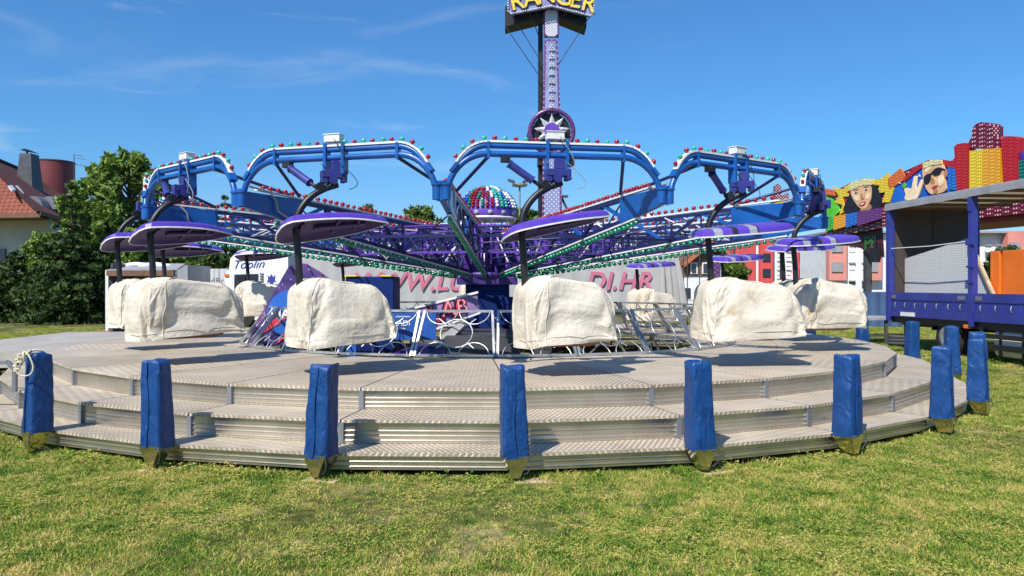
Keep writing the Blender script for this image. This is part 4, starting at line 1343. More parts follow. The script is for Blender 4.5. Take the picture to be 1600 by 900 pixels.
M['disc_blue'] = mat('emblem_blue', (.02, .12, .48), .45, 0, .12, 4)
M['graf_red'] = mat('graffiti_red', (.55, .03, .07), .45, 0, .25, 5)
M['graf_pink'] = mat('graffiti_pink', (.75, .32, .36), .45, 0, .2, 5)
M['tarp_blue'] = mat('blue_tarp', (.012, .085, .36), .5, 0, .2, 3, bump=.3, bscale=8)
M['cab_blue'] = mat('cabinet_blue', (.005, .020, .12), .6, 0, .25, 2, spec=.15)

base = thing('ride_trailer', 'purple painted trailer base under the hub with space murals and wheels', 'trailer', (CX, CY, 0))
def wp(px, py, Y): return P(px, py, Y)
mb = MB()
mb.box((CX, CY, .72), (1.15, 5.6, .30), 0); mb.box((CX + .1, CY - .5, .45), (.9, 5.2, .3), 1)
mb.build('chassis', [M['dgrey'], M['black']], base, world=True)
mb = MB(); mb.box((CX, CY, 1.28), (.80, .80, .84), 0); mb.box((CX, CY, 1.74), (1.10, 1.10, .14), 1); mb.box((CX + .42, CY - .55, 1.2), (.35, .3, .5), 0)
mb.build('pedestal', [M['cab_blue'], M['dpurple']], base, world=True, bevel=.01)
for sx in (-1, 1):
    mb = MB(); c = Vector((CX + .95 + sx * .0, CY - 1.9 + (sx + 1) * 1.2, .36))
    mb.tube([c - Vector((.14, 0, 0)), c + Vector((.14, 0, 0))], .36, 24)
    mb.tube([c + Vector((.141, 0, 0)), c + Vector((.15, 0, 0))], .18, 16)
    mb.build('wheel', M['rubber'], base, world=True, bevel=.02)
# fold-out panel with the round emblem (left) - a tall sloping fin
Yp = 13.4
mb = MB()
fin = [wp(px, py, Yp) for px, py in ((377, 545), (432, 540), (640, 545), (560, 470), (500, 425), (478, 412), (462, 411), (450, 418))]
mb.prism(fin, (0, .05, 0)); panel = mb.build('mural_panel', M['mural'], base, world=True)
mb = MB(); c = wp(455, 490, Yp - .01); rr = .42
mb.prism([c + Vector((rr * math.cos(R(q)), 0, rr * math.sin(R(q)))) for q in range(0, 360, 12)], (0, .008, 0))
mb.build('emblem_disc', M['disc_blue'], panel, world=True)
mb = MB()
sw = [(395, 530), (432, 495), (470, 472), (500, 462), (470, 480), (438, 505)]
mb.prism([wp(x, y, Yp - .022) for x, y in sw], (0, .008, 0)); mb.prism([wp(x, y + 18, Yp - .022) for x, y in ((430, 520), (455, 490), (480, 474), (505, 468), (478, 486), (452, 506))], (0, .008, 0))
mb.build('emblem_swoosh', M['graf_red'], panel, world=True)
lettering('MA', panel, wp(423, 497, Yp - .034), (1, 0, 0), (0, 0, 1), .17, M['letter_white'], offset=.006)
# wedge panel with LAB (right)
Yp = 12.9
mb = MB(); wedge = [wp(px, py, Yp) for px, py in ((612, 491), (745, 458), (750, 486), (640, 527), (612, 527))]
mb.prism(wedge, (0, .05, 0)); wpan = mb.build('mural_panel', M['mural_light'], base, world=True)
wpan['label'] = 'wedge panel with pink graffiti letters'
mb = MB(); mb.beam(wp(610, 490.5, Yp - .01), wp(747, 456.5, Yp - .01), .03, .035); mb.beam(wp(640, 529, Yp - .01), wp(752, 488, Yp - .01), .03, .03)
mb.build('edge_trim', M['white'], wpan, world=True)
for ch, px, py, h, rot in (('L', 671, 503, .27, 6), ('A', 690, 498, .30, 8), ('B', 714, 492, .26, 10)):
    x = Vector((math.cos(R(rot)), 0, math.sin(R(rot)))); z = Vector((-math.sin(R(rot)), 0, math.cos(R(rot))))
    lettering(ch, wpan, wp(px - 1, py + 1, Yp - .006), x, z, h, M['black'], offset=.035, name='letter_outline')
    lettering(ch, wpan, wp(px, py, Yp - .018), x, z, h, M['graf_red'], offset=.014)
    lettering(ch, wpan, wp(px + 1, py - 2, Yp - .030), x, z, h * .93, M['graf_pink'], offset=-.004, name='letter_shine')
# low purple floor plates inside the railing
mb = MB()
mb.prism([wp(600, 556, 11.7), wp(760, 556, 11.7), wp(740, 520, 12.6), wp(650, 538, 12.6)], (0, .03, -.02), 0)
mb.build('floor_plate', M['dpurple'], base, world=True)
mb = MB()
mb.prism([wp(668, 540, 12.0), wp(716, 505, 12.2), wp(726, 508, 12.2), wp(690, 545, 12.0)], (.05, .3, -.02), 0)
mb.build('ramp_plate', M['grey'], base, world=True)

cab = thing('control_cabinet', 'dark blue ticket cabinet with yellow trim behind the cover left of the hub', 'cabinet', (wp(577, 0, 12.3).x, 12.3, 0))
mb = MB(); a, b = wp(540, 432, 12.0), wp(615, 432, 12.0)
mb.box(((a.x + b.x) / 2, 12.35, (.62 + a.z) / 2), (b.x - a.x, .7, a.z - .62)); mb.build('body', M['cab_blue'], cab, world=True, bevel=.015)
mb = MB()
for x0, x1 in ((a.x - .01, a.x + .22), (b.x - .2, b.x + .01)): mb.box(((x0 + x1) / 2, 12.0, a.z + .012), (x1 - x0, .06, .022))
mb.build('trim', M['yellow'], cab, world=True)
mb = MB(); mb.box((a.x + .1, 11.99, a.z - .75), (.14, .02, 1.0)); mb.build('side_panel', M['tarp_blue'], cab, world=True)

mb = MB(); Yb = 11.65
a, b = wp(612, 489, Yb), wp(681, 531, Yb)
mb.box(((a.x + b.x) / 2, Yb, (a.z + b.z) / 2), (b.x - a.x, .05, a.z - b.z))
ban = thing('advert_banner', 'blue tarp banner with white writing hung behind the railing', 'banner', ((a.x + b.x) / 2, Yb, b.z))
mb.build('sheet', M['tarp_blue'], ban, world=True)
lettering('ADI', ban, wp(621, 509, Yb - .032), (1, 0, 0), (0, 0, 1), .085, M['letter_white'], align='LEFT')
for y_, x_a, x_b in ((495, 618, 641), (514, 619, 633)):      # two lines of script too small to read: pen strokes
    mb = MB(); pts = []
    for q in range(40):
        f = q / 39; pts.append(wp(x_a + (x_b - x_a) * f, y_ + 1.3 * math.sin(q * 1.9) + .7 * math.sin(q * .7), Yb - .03))
    mb.tube(pts, .004, 4); mb.build('script_line', M['letter_white'], ban, world=True)

# ------------------------------------------------------------------ handrails at the entrance
def low_rail(name, pts, label):
    mb = MB()
    for p, q in zip(pts, pts[1:]): mb.beam(p, q, .045, .045)
    o = mb.build(name, M['zinc'], bevel=.004); tag(o, label, 'handrail', 'low handrails at the entrance')
def gp(px, py, Y): return P(px, py, Y)
low_rail('handrail', [Vector((-7.3, 8.9, .44)), Vector((-7.3, 8.9, .77)), gp(12, 566, 8.9), gp(23, 577, 8.9), gp(23, 612, 8.9)], 'low bent metal handrail on the steps beside the leftmost blue post')
low_rail('handrail', [gp(6, 560, 15.5), gp(4, 533, 15.5), gp(38, 527.5, 16.5), gp(40, 548, 16.5)], 'low metal handrail left of the entrance, nearest the picture edge')
low_rail('handrail', [gp(72, 540, 16), gp(78, 527, 16), gp(150, 525, 16.6), gp(164, 526, 16.6), gp(164, 542, 16.6)], 'low metal handrail behind the entrance landing, before the lawn')

# ------------------------------------------------------------------ blue lorry at the right
T0 = Vector((9.90, 20.30, 0)); TD = Vector((.087, -.996, 0)).normalized(); TN = Vector((.996, .087, 0)).normalized()
def T(s, w, z): return T0 + TD * s + TN * w + Vector((0, 0, z))
TM = Matrix((TD, TN, Vector((0, 0, 1)))).transposed()
lorry = thing('open_lorry', 'blue open sided lorry box with pale roof parked at the right', 'lorry', T0)
def tbox(mb, s0, s1, w0, w1, z0, z1, m_=0): mb.box(T((s0 + s1) / 2, (w0 + w1) / 2, (z0 + z1) / 2), (s1 - s0, w1 - w0, z1 - z0), m_, TM)
LL = 7.6
mb = MB(); tbox(mb, .05, LL, .03, 2.45, 1.02, 1.12); mb.build('floor', M['brown'], lorry, world=True)
mb = MB(); tbox(mb, -.05, LL, -.06, .04, 3.70, 3.80, 0); tbox(mb, -.05, LL, 2.42, 2.52, 3.70, 3.80, 0); tbox(mb, -.05, .05, .04, 2.42, 3.70, 3.80, 0); mb.build('roof_frame', M['grey'], lorry, world=True, bevel=.015)
M['roof_tarp'] = leaf_mat('roof_tarp', (.62, .56, .46), (.66, .60, .50), .55)
mb = MB(); tbox(mb, .05, LL, .04, 2.42, 3.77, 3.778, 0)
mb.build('roof_tarp', M['roof_tarp'], lorry, world=True)
mb = MB()
for k in range(8): tbox(mb, .35 + k * .95, .41 + k * .95, .03, 2.43, 3.62, 3.685)
mb.build('roof_bow', M['brown'], lorry, world=True)
mb = MB(); tbox(mb, -.04, LL, -.075, -.055, 3.62, 3.74)
mb.build('curtain_rail', M['grey'], lorry, world=True)
for s in (0.0, 3.22, LL - .1):
    mb = MB(); w = .14 if s == 0 else .09
    tbox(mb, s - (.03 if s == 0 else w / 2), s + w, -.04, .10, .74, 3.62)
    tbox(mb, s + .02, s + .05, -.055, -.04, .8, 3.5)
    if s > 1 and s < 5:
        tbox(mb, s - .10, s + .16, -.07, -.045, 2.55, 2.70); tbox(mb, s - .02, s + .08, -.075, -.045, 3.3, 3.6)
        tbox(mb, s - .09, s + .14, -.06, -.045, 1.7, 1.78); tbox(mb, s - .09, s + .14, -.06, -.045, 2.05, 2.1)
    mb.build('corner_post' if s != 3.22 else 'middle_post', M['truck'], lorry, world=True, bevel=.008)
M['ply'] = mat('dark_plywood', (.055, .042, .036), .6, 0, .3, 1.2, dirt=.4, dirtcol=(.10, .085, .075))
mb = MB(); tbox(mb, .0, .04, .05, 2.45, .9, 3.68); tbox(mb, .04, .06, 1.22, 1.30, 1.13, 3.68); tbox(mb, .04, .055, .1, 2.4, 1.13, 1.4)
mb.build('rear_wall', M['ply'], lorry, world=True)
for s in (0.05, 3.22, LL - .1):
    mb = MB(); tbox(mb, s, s + .10, 2.36, 2.46, .8, 3.68); mb.build('far_post', M['truck'], lorry, world=True, bevel=.008)
for s0, s1 in ((.18, 3.2), (3.34, LL - .12)):
    mb = MB(); tbox(mb, s0, s1, 2.40, 2.45, .86, 1.48); mb.build('far_dropside', M['truck'], lorry, world=True)
for s0, s1 in ((.18, 3.12), (3.36, LL - .12)):
    mb = MB()
    tbox(mb, s0, s1, -.03, .02, 1.28, 1.48); tbox(mb, s0, s1, -.012, .02, 1.06, 1.28); tbox(mb, s0, s1, -.03, .02, .86, 1.06)
    n_ = int((s1 - s0) / .42)
    for k in range(n_ + 1): tbox(mb, s0 + k * (s1 - s0 - .02) / n_, s0 + k * (s1 - s0 - .02) / n_ + .02, -.028, -.010, 1.06, 1.28)
    bd = mb.build('dropside', M['truck'], lorry, world=True, bevel=.006)
    for k in range(n_):
        mb = MB(); q = s0 + .2 + k * (s1 - s0) / n_
        mb.tube([T(q, -.02, 1.22), T(q, -.04, 1.18), T(q + .02, -.04, 1.10), T(q, -.02, 1.08)], .012, 5)
        mb.build('lashing_hook', M['alu'], bd, world=True)
    for qa, qb in ((s0 + .05, s0 + .25), (s1 - .3, s1 - .05)):
        mb = MB(); tbox(mb, qa, qb, -.038, -.029, 1.33, 1.42); mb.build('latch', M['zinc'], bd, world=True)
mb = MB(); tbox(mb, .62, 1.22, -.036, -.0305, .885, .985); mb.build('number_strip', M['white'], lorry, world=True)
mb = MB(); tbox(mb, .1, LL, .05, .20, .70, .86); tbox(mb, .1, LL, .55, .70, .60, .98); tbox(mb, .1, LL, 1.75, 1.9, .60, .98); tbox(mb, .2, LL, .2, 2.4, .86, .90)
mb.build('underframe', M['black'], lorry, world=True)
for s in (2.25, ):
    for w in (.12, 1.95):
        mb = MB(); c = T(s, w + .15, .44)
        mb.tube([c - TN * .16, c - TN * .14, c + TN * .14, c + TN * .16], [.38, .44, .44, .38], 28)
        wh = mb.build('wheel', M['rubber'], lorry, world=True)
        mb = MB(); mb.lathe([(.27, 0), (.25, .03), (.16, .0), (.10, -.06), (.10, .0), (.04, .02)], 20, c - TN * .165, 0, Matrix((TD, Vector((0, 0, 1)), -TN)).transposed())
        mb.build('rim', M['alu'], wh, world=True)
mb = MB(); c = T(2.25, .12, .44); pts = []
for q in range(15, 166, 10): pts.append((q))
for qa, qb in zip(pts, pts[1:]):
    pa = c + TD * (.56 * math.cos(R(qa))) + Vector((0, 0, .56 * math.sin(R(qa)))); pb = c + TD * (.56 * math.cos(R(qb))) + Vector((0, 0, .56 * math.sin(R(qb))))
    mb.beam(pa + TN * .13, pb + TN * .13, .34, .02, up=Vector((0, 0, 1)))
mb.build('mudguard', M['black'], lorry, world=True)
mb = MB(); tbox(mb, 3.0, 3.2, -.02, .05, .70, .78); tbox(mb, 5.2, 5.4, -.02, .05, .70, .78); mb.build('marker_lamp', M['orange'], lorry, world=True)
mb = MB(); prof = []
for k in range(2):
    s0 = 3.85 + k * 1.75; pts = []
    for q in range(0, 360, 15):
        e = .45; cx_ = math.copysign(abs(math.cos(R(q))) ** e, math.cos(R(q))); sx_ = math.copysign(abs(math.sin(R(q))) ** e, math.sin(R(q)))
        pts.append(T(s0, .36 + .28 * cx_, .42 + .29 * sx_))
    mb.prism(pts, TD * 1.6)
mb.build('fuel_tank', M['white'], lorry, world=True)
mb = MB()
for k in range(5): tbox(mb, 4.0 + k * .65, 4.07 + k * .65, .068, .085, .12, .72)
tbox(mb, 3.5, LL - .2, -.02, .02, .52, .62); tbox(mb, 3.5, LL - .2, -.02, .02, .28, .40); tbox(mb, 3.52, 3.60, -.02, .02, .28, .75)
mb.build('side_guard', M['black'], lorry, world=True)
mb = MB(); tbox(mb, 3.4, 3.48, -.03, .03, .3, .62); mb.build('reflector', M['white'], lorry, world=True)
# goods standing in it
def grid_mat():
    m = mat('pale_mesh', (.40, .40, .385), .6, 0, .1, 2)
    n, l, b = N(m); t = n.new('ShaderNodeTexCoord')
    br = n.new('ShaderNodeTexBrick'); br.offset = 0; br.inputs['Scale'].default_value = 1; br.inputs['Brick Width'].default_value = .055; br.inputs['Row Height'].default_value = .055
    br.inputs['Mortar Size'].default_value = .008; br.inputs['Color1'].default_value = (.66, .66, .63, 1); br.inputs['Color2'].default_value = (.60, .60, .57, 1); br.inputs['Mortar'].default_value = (.42, .42, .42, 1)
    mp = n.new('ShaderNodeMapping'); mp.inputs['Rotation'].default_value = (R(90), 0, R(-85)); l.new(t.outputs['Object'], mp.inputs[0]); 
    cb = n.new('ShaderNodeSeparateXYZ'); l.new(t.outputs['Object'], cb.inputs[0])
    cc = n.new('ShaderNodeCombineXYZ'); l.new(cb.outputs[1], cc.inputs[0]); l.new(cb.outputs[2], cc.inputs[1])
    l.new(cc.outputs[0], br.inputs['Vector']); l.new(br.outputs[0], b.inputs['Base Color'])
    return m
M['mesh_sheet'] = grid_mat()
mb = MB()
mp_ = [T(.08, .42, 1.13), T(3.58, .42, 1.13), T(2.64, .42, 2.62), T(2.50, .42, 2.74), T(.08, .42, 2.36)]
mb.prism([p - T0 for p in mp_], TN * .05)
o = mb.build('mesh_panel', M['mesh_sheet']); o.location = T0
tag(o, 'large pale grey mesh panel with sloping top standing in the blue lorry', 'panel')
mb = MB(); mb.beam(T(2.70, .36, 2.62) , T(3.64, .36, 1.14), .06, .05); o = mb.build('timber_batten', M['wood'])
tag(o, 'pale timber batten leaning beside the mesh panel in the lorry', 'batten')
def crate(s0, s1, w0, w1, z1, label):
    mb = MB(); tbox(mb, s0, s1, w0, w1, 1.125, z1)
    o = mb.build('orange_panel', M['orange'], bevel=.02); tag(o, label, 'panel', 'orange panels in the lorry')
crate(3.12, 3.42, .52, 1.0, 2.42, 'orange boxy panel in the lorry, the one nearer the mesh panel')
crate(3.50, 4.20, .52, .8, 2.42, 'broad flat orange panel in the lorry, right of the narrower one')
mb = MB(); mb.tube([T(.2, -.02, 2.62), T(1.8, -.03, 2.60), T(3.2, -.02, 2.64)], .012, 6)
o = mb.build('ratchet_strap', M['white']); tag(o, 'thin white strap stretched across the open side of the lorry', 'strap')

# things on the ground between the ride and the lorry
mb = MB(); a, b = P(1350, 497, 21.5), P(1424, 497, 21.5)
mb.box(((a.x + b.x) / 2, 22.4, a.z - .03), (b.x - a.x, 1.8, .06)); st = thing('stage_deck', 'low grey stage deck on legs left of the lorry', 'stage', ((a.x + b.x) / 2, 22.4, 0))
mb.build('top', M['grey'], st, world=True)
for x in (a.x + .1, (a.x + b.x) / 2, b.x - .1):
    mb = MB(); mb.box((x, 21.6, a.z / 2 - .03), (.07, .07, a.z - .06)); mb.build('leg', M['dgrey'], st, world=True)
mb = MB(); mb.box(((a.x + b.x) / 2, 21.6, .25), (b.x - a.x, .05, .06)); mb.build('cross_rail', M['dgrey'], st, world=True)
mb = MB()
for k in range(3): 
    p = P(1388, 536 - k * 5, 19.2); q = P(1412, 537 - k * 5, 19.2)
    mb.tube([p, q], .05, 10)
o = mb.build('pipe_bundle', M['dgrey']); tag(o, 'short bundle of dark pipes lying on the grass behind the far blue post', 'pipes')
mb = MB(); a, b = P(1338, 456, 25), P(1382, 500, 25); n_ = 14; vs = []
for i in range(n_ + 1):
    x = a.x + (b.x + .6 - a.x) * i / n_; y = 25 + .06 * math.sin(i * 1.9)
    vs += [(x, y, a.z), (x, y, b.z - .2)]
mb.add(vs, [(2 * i, 2 * i + 1, 2 * i + 3, 2 * i + 2) for i in range(n_)], 0, True)
o = mb.build('barrier_tarp', mat('faded_blue_tarp', (.05, .10, .20), .6, 0, .2, 2)); tag(o, 'faded blue tarp barrier between the rightmost cover and the lorry', 'tarp')

# ------------------------------------------------------------------ funfair facade behind the lorry
FA, FB = Vector((13.84, 34.0, 0)), Vector((15.95, 24.0, 0)); FD = (FB - FA).normalized(); FN = Vector((-FD.y, FD.x, 0))
if FN.dot(-FA) < 0: FN = -FN                      # towards the camera
fac = thing('ride_facade', 'colourful funfair facade with painted faces and bulb panels behind the lorry', 'facade', FA)
def fpt(px, py, off=0.0):
    dr = Vector(((px - 800) / F, 1, -(py - YH) / F)); o_ = Vector((0, 0, CAM_H))
    pl = FA + FN * off
    t = (pl - o_).dot(FN) / dr.dot(FN)
    return o_ + dr * t
def chaikin(pts, k):
    for _ in range(k):
        q = []
        for i in range(len(pts)):
            (x1, y1), (x2, y2) = pts[i], pts[(i + 1) % len(pts)]
            q += [(.75 * x1 + .25 * x2, .75 * y1 + .25 * y2), (.25 * x1 + .75 * x2, .25 * y1 + .75 * y2)]
        pts = q
    return pts
def fpoly(name, m, pts, off, th=.06, parent=None, round_=0):
    mb = MB(); mb.prism([fpt(x, y, off) for x, y in chaikin(pts, round_)], -FN * th)
    return mb.build(name, m, parent or fac, world=True)
fpoly('back_panel', M['bp_dred'], [(1290, 372), (1290, 300), (1305, 298), (1330, 285), (1390, 278), (1440, 255), (1500, 250), (1500, 300), (1600, 300), (1640, 330), (1400, 352)], -.10)
green_m = mat('green_panel', (.10, .5, .03), .5, 0, .25, 2)
fpoly('green_panel', green_m, [(1290, 345), (1290, 306), (1306, 315), (1312, 330), (1303, 338), (1310, 352), (1292, 358)], -.02)
fpoly('bulb_border', M['bp_orange'], [(1286, 294), (1302, 297), (1304, 306), (1288, 304)], 0)
fpoly('bulb_border', M['bp_yellow'], [(1300, 291), (1314, 297), (1330, 285), (1350, 279), (1373, 281), (1388, 270), (1386, 292), (1397, 293), (1390, 316), (1378, 316), (1383, 300), (1370, 302), (1374, 290), (1352, 287), (1334, 291), (1322, 301), (1330, 306), (1316, 308), (1320, 330), (1311, 336), (1316, 320), (1304, 317), (1310, 306)], 0)
fpoly('bulb_border', M['bp_orange'], [(1387, 279), (1406, 263), (1412, 272), (1414, 280), (1390, 296)], 0)
fpoly('bulb_border', M['bp_red'], [(1411, 279), (1430, 260), (1450, 250), (1446, 258), (1432, 268), (1413, 284)], 0)
fpoly('bulb_border', M['bp_red'], [(1470, 249), (1487, 252), (1492, 245), (1492, 264), (1472, 258)], 0)
fpoly('blue_panel', mat('cobalt_panel', (.01, .12, .55), .5, 0, .2, 1.5), [(1385, 312), (1390, 297), (1413, 283), (1450, 258), (1495, 262), (1496, 300), (1384, 318)], -.04)
fpoly('bulb_border', M['bp_blue'], [(1482, 260), (1495, 265), (1496, 297), (1484, 296), (1480, 275)], 0)
M['skin'] = mat('painted_skin', (.72, .42, .22), .5, 0, .22, 3)
M['skin_l'] = mat('painted_highlight', (.85, .66, .42), .5, 0, .1, 3)
M['hair'] = mat('painted_black_hair', (.012, .012, .016), .5, 0, .8, 9)
M['lip'] = mat('painted_lips', (.5, .03, .05), .4)
M['crown'] = bulb_panel('cream_bulb_crown', (.6, .5, .2), (.85, .8, .55))
# woman's face
maroon = mat('maroon_panel', (.30, .01, .05), .5, 0, .2, 2)
M['eye_white'] = mat('painted_eye_white', (.8, .8, .78), .5)
M['skin_d'] = mat('painted_skin_shade', (.42, .20, .09), .5, 0, .2, 4)
fpoly('portrait_back', maroon, [(1308, 305), (1330, 292), (1374, 292), (1378, 325), (1318, 332)], -.05)
fpoly('hair', M['hair'], [(1316, 333), (1319, 320), (1326, 306), (1330, 294), (1345, 286), (1362, 286), (1372, 294), (1375, 308), (1378, 324), (1360, 328)], .02, .06, None, 2)
w_ = fpoly('woman_face', M['skin'], [(1327, 293), (1343, 288), (1360, 287), (1361, 300), (1360, 312), (1356, 322), (1350, 327), (1343, 325), (1336, 317), (1330, 306)], .05, .06, None, 2)
fpoly('neck', M['skin_d'], [(1344, 322), (1359, 317), (1362, 328), (1344, 331)], .04, .03, w_, 1)
fpoly('crown', M['crown'], [(1326, 288), (1345, 281), (1362, 281), (1361, 289), (1345, 290), (1327, 298)], .07)
for x_, y_ in ((1337, 300.5), (1353, 296)):
    fpoly('eye', M['eye_white'], [(x_ - 4, y_ + .8), (x_ - 1, y_ - 1.4), (x_ + 3.5, y_ - 1), (x_ + 1, y_ + 1.4)], .065, .01, w_, 1)
    fpoly('iris', M['hair'], [(x_ - 1.4, y_ - 1.2), (x_ + 1.2, y_ - 1.4), (x_ + 1.2, y_ + 1), (x_ - 1.2, y_ + 1.2)], .075, .01, w_, 1)
    fpoly('eyebrow', M['hair'], [(x_ - 5, y_ - 2.4), (x_, y_ - 4.8), (x_ + 5, y_ - 4.4), (x_, y_ - 3.6)], .065, .01, w_, 1)
fpoly('nose', M['skin_d'], [(1344, 302), (1346.5, 301), (1348.5, 309), (1350, 311), (1345, 312.5)], .065, .01, w_, 1)
fpoly('cheek', M['skin_l'], [(1351, 303), (1358, 301), (1357, 311), (1352, 312)], .06, .01, w_, 2)
fpoly('cheek', M['skin_l'], [(1333, 306), (1341, 305), (1341, 314), (1337, 314)], .06, .01, w_, 2)
fpoly('lips', M['lip'], [(1341, 319), (1346, 316), (1353, 314), (1351, 320), (1345, 322.5)], .07, .01, w_, 1)
fpoly('teeth', M['eye_white'], [(1343.5, 319), (1350.5, 316.3), (1349.5, 318.4), (1345, 320.2)], .08, .01, w_)
# man with sunglasses and raised fingers
m_f = fpoly('man_face', M['skin'], [(1441, 258), (1455, 254), (1470, 254), (1475, 262), (1476, 272), (1476, 286), (1479, 299), (1456, 305), (1448, 298), (1444, 288), (1441, 275)], .05, .06, None, 2)
fpoly('ear', M['skin_d'], [(1474, 264), (1479, 266), (1479, 276), (1475, 279)], .055, .03, m_f, 2)
fpoly('crown', M['crown'], [(1441, 255), (1455, 250), (1470, 250), (1471, 256), (1456, 258), (1442, 264)], .07)
fpoly('cheek', M['skin_l'], [(1464, 277), (1473, 272), (1474, 287), (1467, 293)], .062, .01, m_f, 2)
fpoly('forehead', M['skin_l'], [(1444, 263), (1456, 259), (1453, 266), (1444, 271)], .062, .01, m_f, 2)
fpoly('nose', M['skin_d'], [(1455, 278), (1458, 277), (1461, 285), (1456, 288), (1453, 285)], .062, .01, m_f, 1)
sg = fpoly('sunglasses', M['black'], [(1442, 277), (1448, 271.5), (1454, 271), (1454, 280), (1450, 287), (1444, 288)], .075, .02, m_f, 2)
fpoly('lens', M['black'], [(1456, 268), (1462, 262), (1471, 261), (1470, 270), (1464, 274.5), (1457, 274)], .075, .02, m_f, 2)
fpoly('bridge', M['black'], [(1452, 271.5), (1459, 266), (1460, 268), (1454, 274)], .07, .02, m_f)
fpoly('temple', M['black'], [(1469, 262), (1476, 264), (1476, 266), (1469, 265)], .07, .02, m_f)
fpoly('lips', M['lip'], [(1455, 293), (1459, 290), (1465, 289), (1463, 293), (1458, 296)], .07, .01, m_f, 1)
fpoly('beard', M['skin_d'], [(1457, 298), (1464, 295), (1465, 300), (1459, 304)], .065, .01, m_f, 1)
hnd = fpoly('hand', M['skin_l'], [(1412, 313), (1415, 303), (1412, 296), (1415, 293), (1420, 295), (1424, 296), (1427, 276), (1430, 274.5), (1432, 277), (1430, 295), (1433, 294), (1438, 281), (1441, 280), (1442, 284), (1437, 300), (1434, 308), (1430, 312)], .05, .06, None, 1)
for pts in ([(1402, 286), (1405, 283), (1407, 287)], [(1409, 290), (1413, 285), (1416, 290), (1412, 295)], [(1434, 276), (1436, 272), (1438, 276)]): fpoly('star', M['skin_l'] if pts[0][0] != 1409 else green_m, pts, .0, .02)
# lower rainbow strip
xs = [(1291, 1302, 'bp_green'), (1302, 1321, 'bp_amber'), (1321, 1339, 'bp_blue'), (1339, 1376, 'bp_purple')]
for x0, x1, m_ in xs:
    def yt(x): return 340 - (x - 1291) * .185
    fpoly('bulb_strip', M[m_], [(x0, yt(x0)), (x1, yt(x1)), (x1, yt(x1) + 20 - (x1 - 1291) * .03), (x0, yt(x0) + 22)], .06)
# towers of bulbs at the right
fpoly('bulb_column', M['bp_red'], [(1490, 230), (1495, 225), (1507, 223), (1512, 226), (1513, 300), (1495, 300)], .06, .3)
fpoly('bulb_column', M['bp_yellow'], [(1514, 236), (1534, 233), (1535, 300), (1514, 300)], .08, .3)
fpoly('bulb_column', M['bp_amber'], [(1535, 233), (1562, 231), (1563, 300), (1535, 300)], .08, .3)
fpoly('bulb_column', M['bp_red'], [(1563, 217), (1570, 213), (1582, 213), (1590, 216), (1589, 290), (1569, 290)], .06, .3)
fpoly('bulb_column', M['bp_dred'], [(1511, 232), (1514, 220), (1518, 214), (1518, 202), (1524, 194), (1532, 191), (1545, 193), (1551, 198), (1551, 212), (1558, 215), (1561, 219), (1561, 231), (1535, 232)], .0, .4)
fpoly('bulb_column', M['bp_teal'], [(1590, 252), (1600, 250), (1640, 245), (1640, 290), (1592, 290)], .02, .3)
fpoly('side_plate', M['dpurple'], [(1590, 236), (1596, 240), (1600, 250), (1590, 252)], .0, .3)
# dark soffit with graffiti and scalloped apron below
M['graf_green'] = mat('graffiti_green', (.10, .28, .03), .5, 0, .3, 4)
fpoly('soffit', mat('dark_maroon', (.06, .015, .02), .5, 0, .4, 3), [(1290, 365), (1376, 340), (1380, 402), (1355, 395), (1345, 388), (1328, 384), (1300, 384), (1290, 388)], -.35)
for k in range(8): fpoly('graffiti_stroke', M['graf_green'] if k % 2 else M['yellow'], [(1296 + k * 10, 372 - k * 2.2), (1304 + k * 10, 362 - k * 2.2), (1306 + k * 10, 362 - k * 2.2), (1299 + k * 10, 373 - k * 2.2)], -.33, .01)
xd = FD
lettering('PE', fac, fpt(1350, 390, -.32), xd, (0, 0, 1), .55, mat('graffiti_dark_green', (.03, .12, .03), .5), offset=.03)
# roof and pillars of the ride behind the lorry
mb = MB()
for s in (2.0, 6.0, 10.0):
    p = FA + FD * s - FN * .6; mb.box(p + Vector((0, 0, 2.1)), (.25, .25, 4.2))
mb.build('pillar', M['dgrey'], fac, world=True)
mb = MB(); mb.box(FA + FD * 8.5 - FN * 1.6 + Vector((0, 0, 4.0)), (6, 2.4, .5), 0, Matrix((FD, FN, Vector((0, 0, 1)))).transposed())
mb.build('canopy_band', mat('dull_red', (.30, .035, .02), .5, 0, .3, 1.5), fac, world=True)
mb = MB(); p = FA + FD * 3.0 - FN * .2
mb.tube([p + Vector((0, 0, 3.6)), p + Vector((0, 0, 3.2))], .05, 8); mb.box(p + Vector((0, 0, 2.95)), (.35, .35, .45)); mb.tube([p + Vector((0, 0, 2.8)), p + Vector((0, 0, 2.6))], .2, 12)
mb.build('spotlight', M['black'], fac, world=True)

# small red and yellow ride top far behind, at the right of the arches
fr = thing('bulb_tower', 'small red and yellow bulb tower showing behind the right hand arch', 'facade', (P(1222, 0, 38).x, 38, 0))
mb = MB(); mb.prism([P(x, y, 38) for x, y in ((1211, 310), (1211, 290), (1216, 287), (1221, 293), (1222, 308), (1232, 300), (1233, 312))], (0, .3, 0)); mb.build('red_panel', M['bp_dred'], fr, world=True)
mb = MB(); mb.prism([P(x, y, 37.9) for x, y in ((1214, 320), (1216, 312), (1224, 312), (1226, 320))], (0, .3, 0)); mb.build('yellow_panel', M['bp_yellow'], fr, world=True)
mb = MB(); mb.box((P(1222, 0, 38.4).x, 38.4, 2.8), (.18, .18, 5.6)); mb.build('mast', M['dgrey'], fr, world=True)

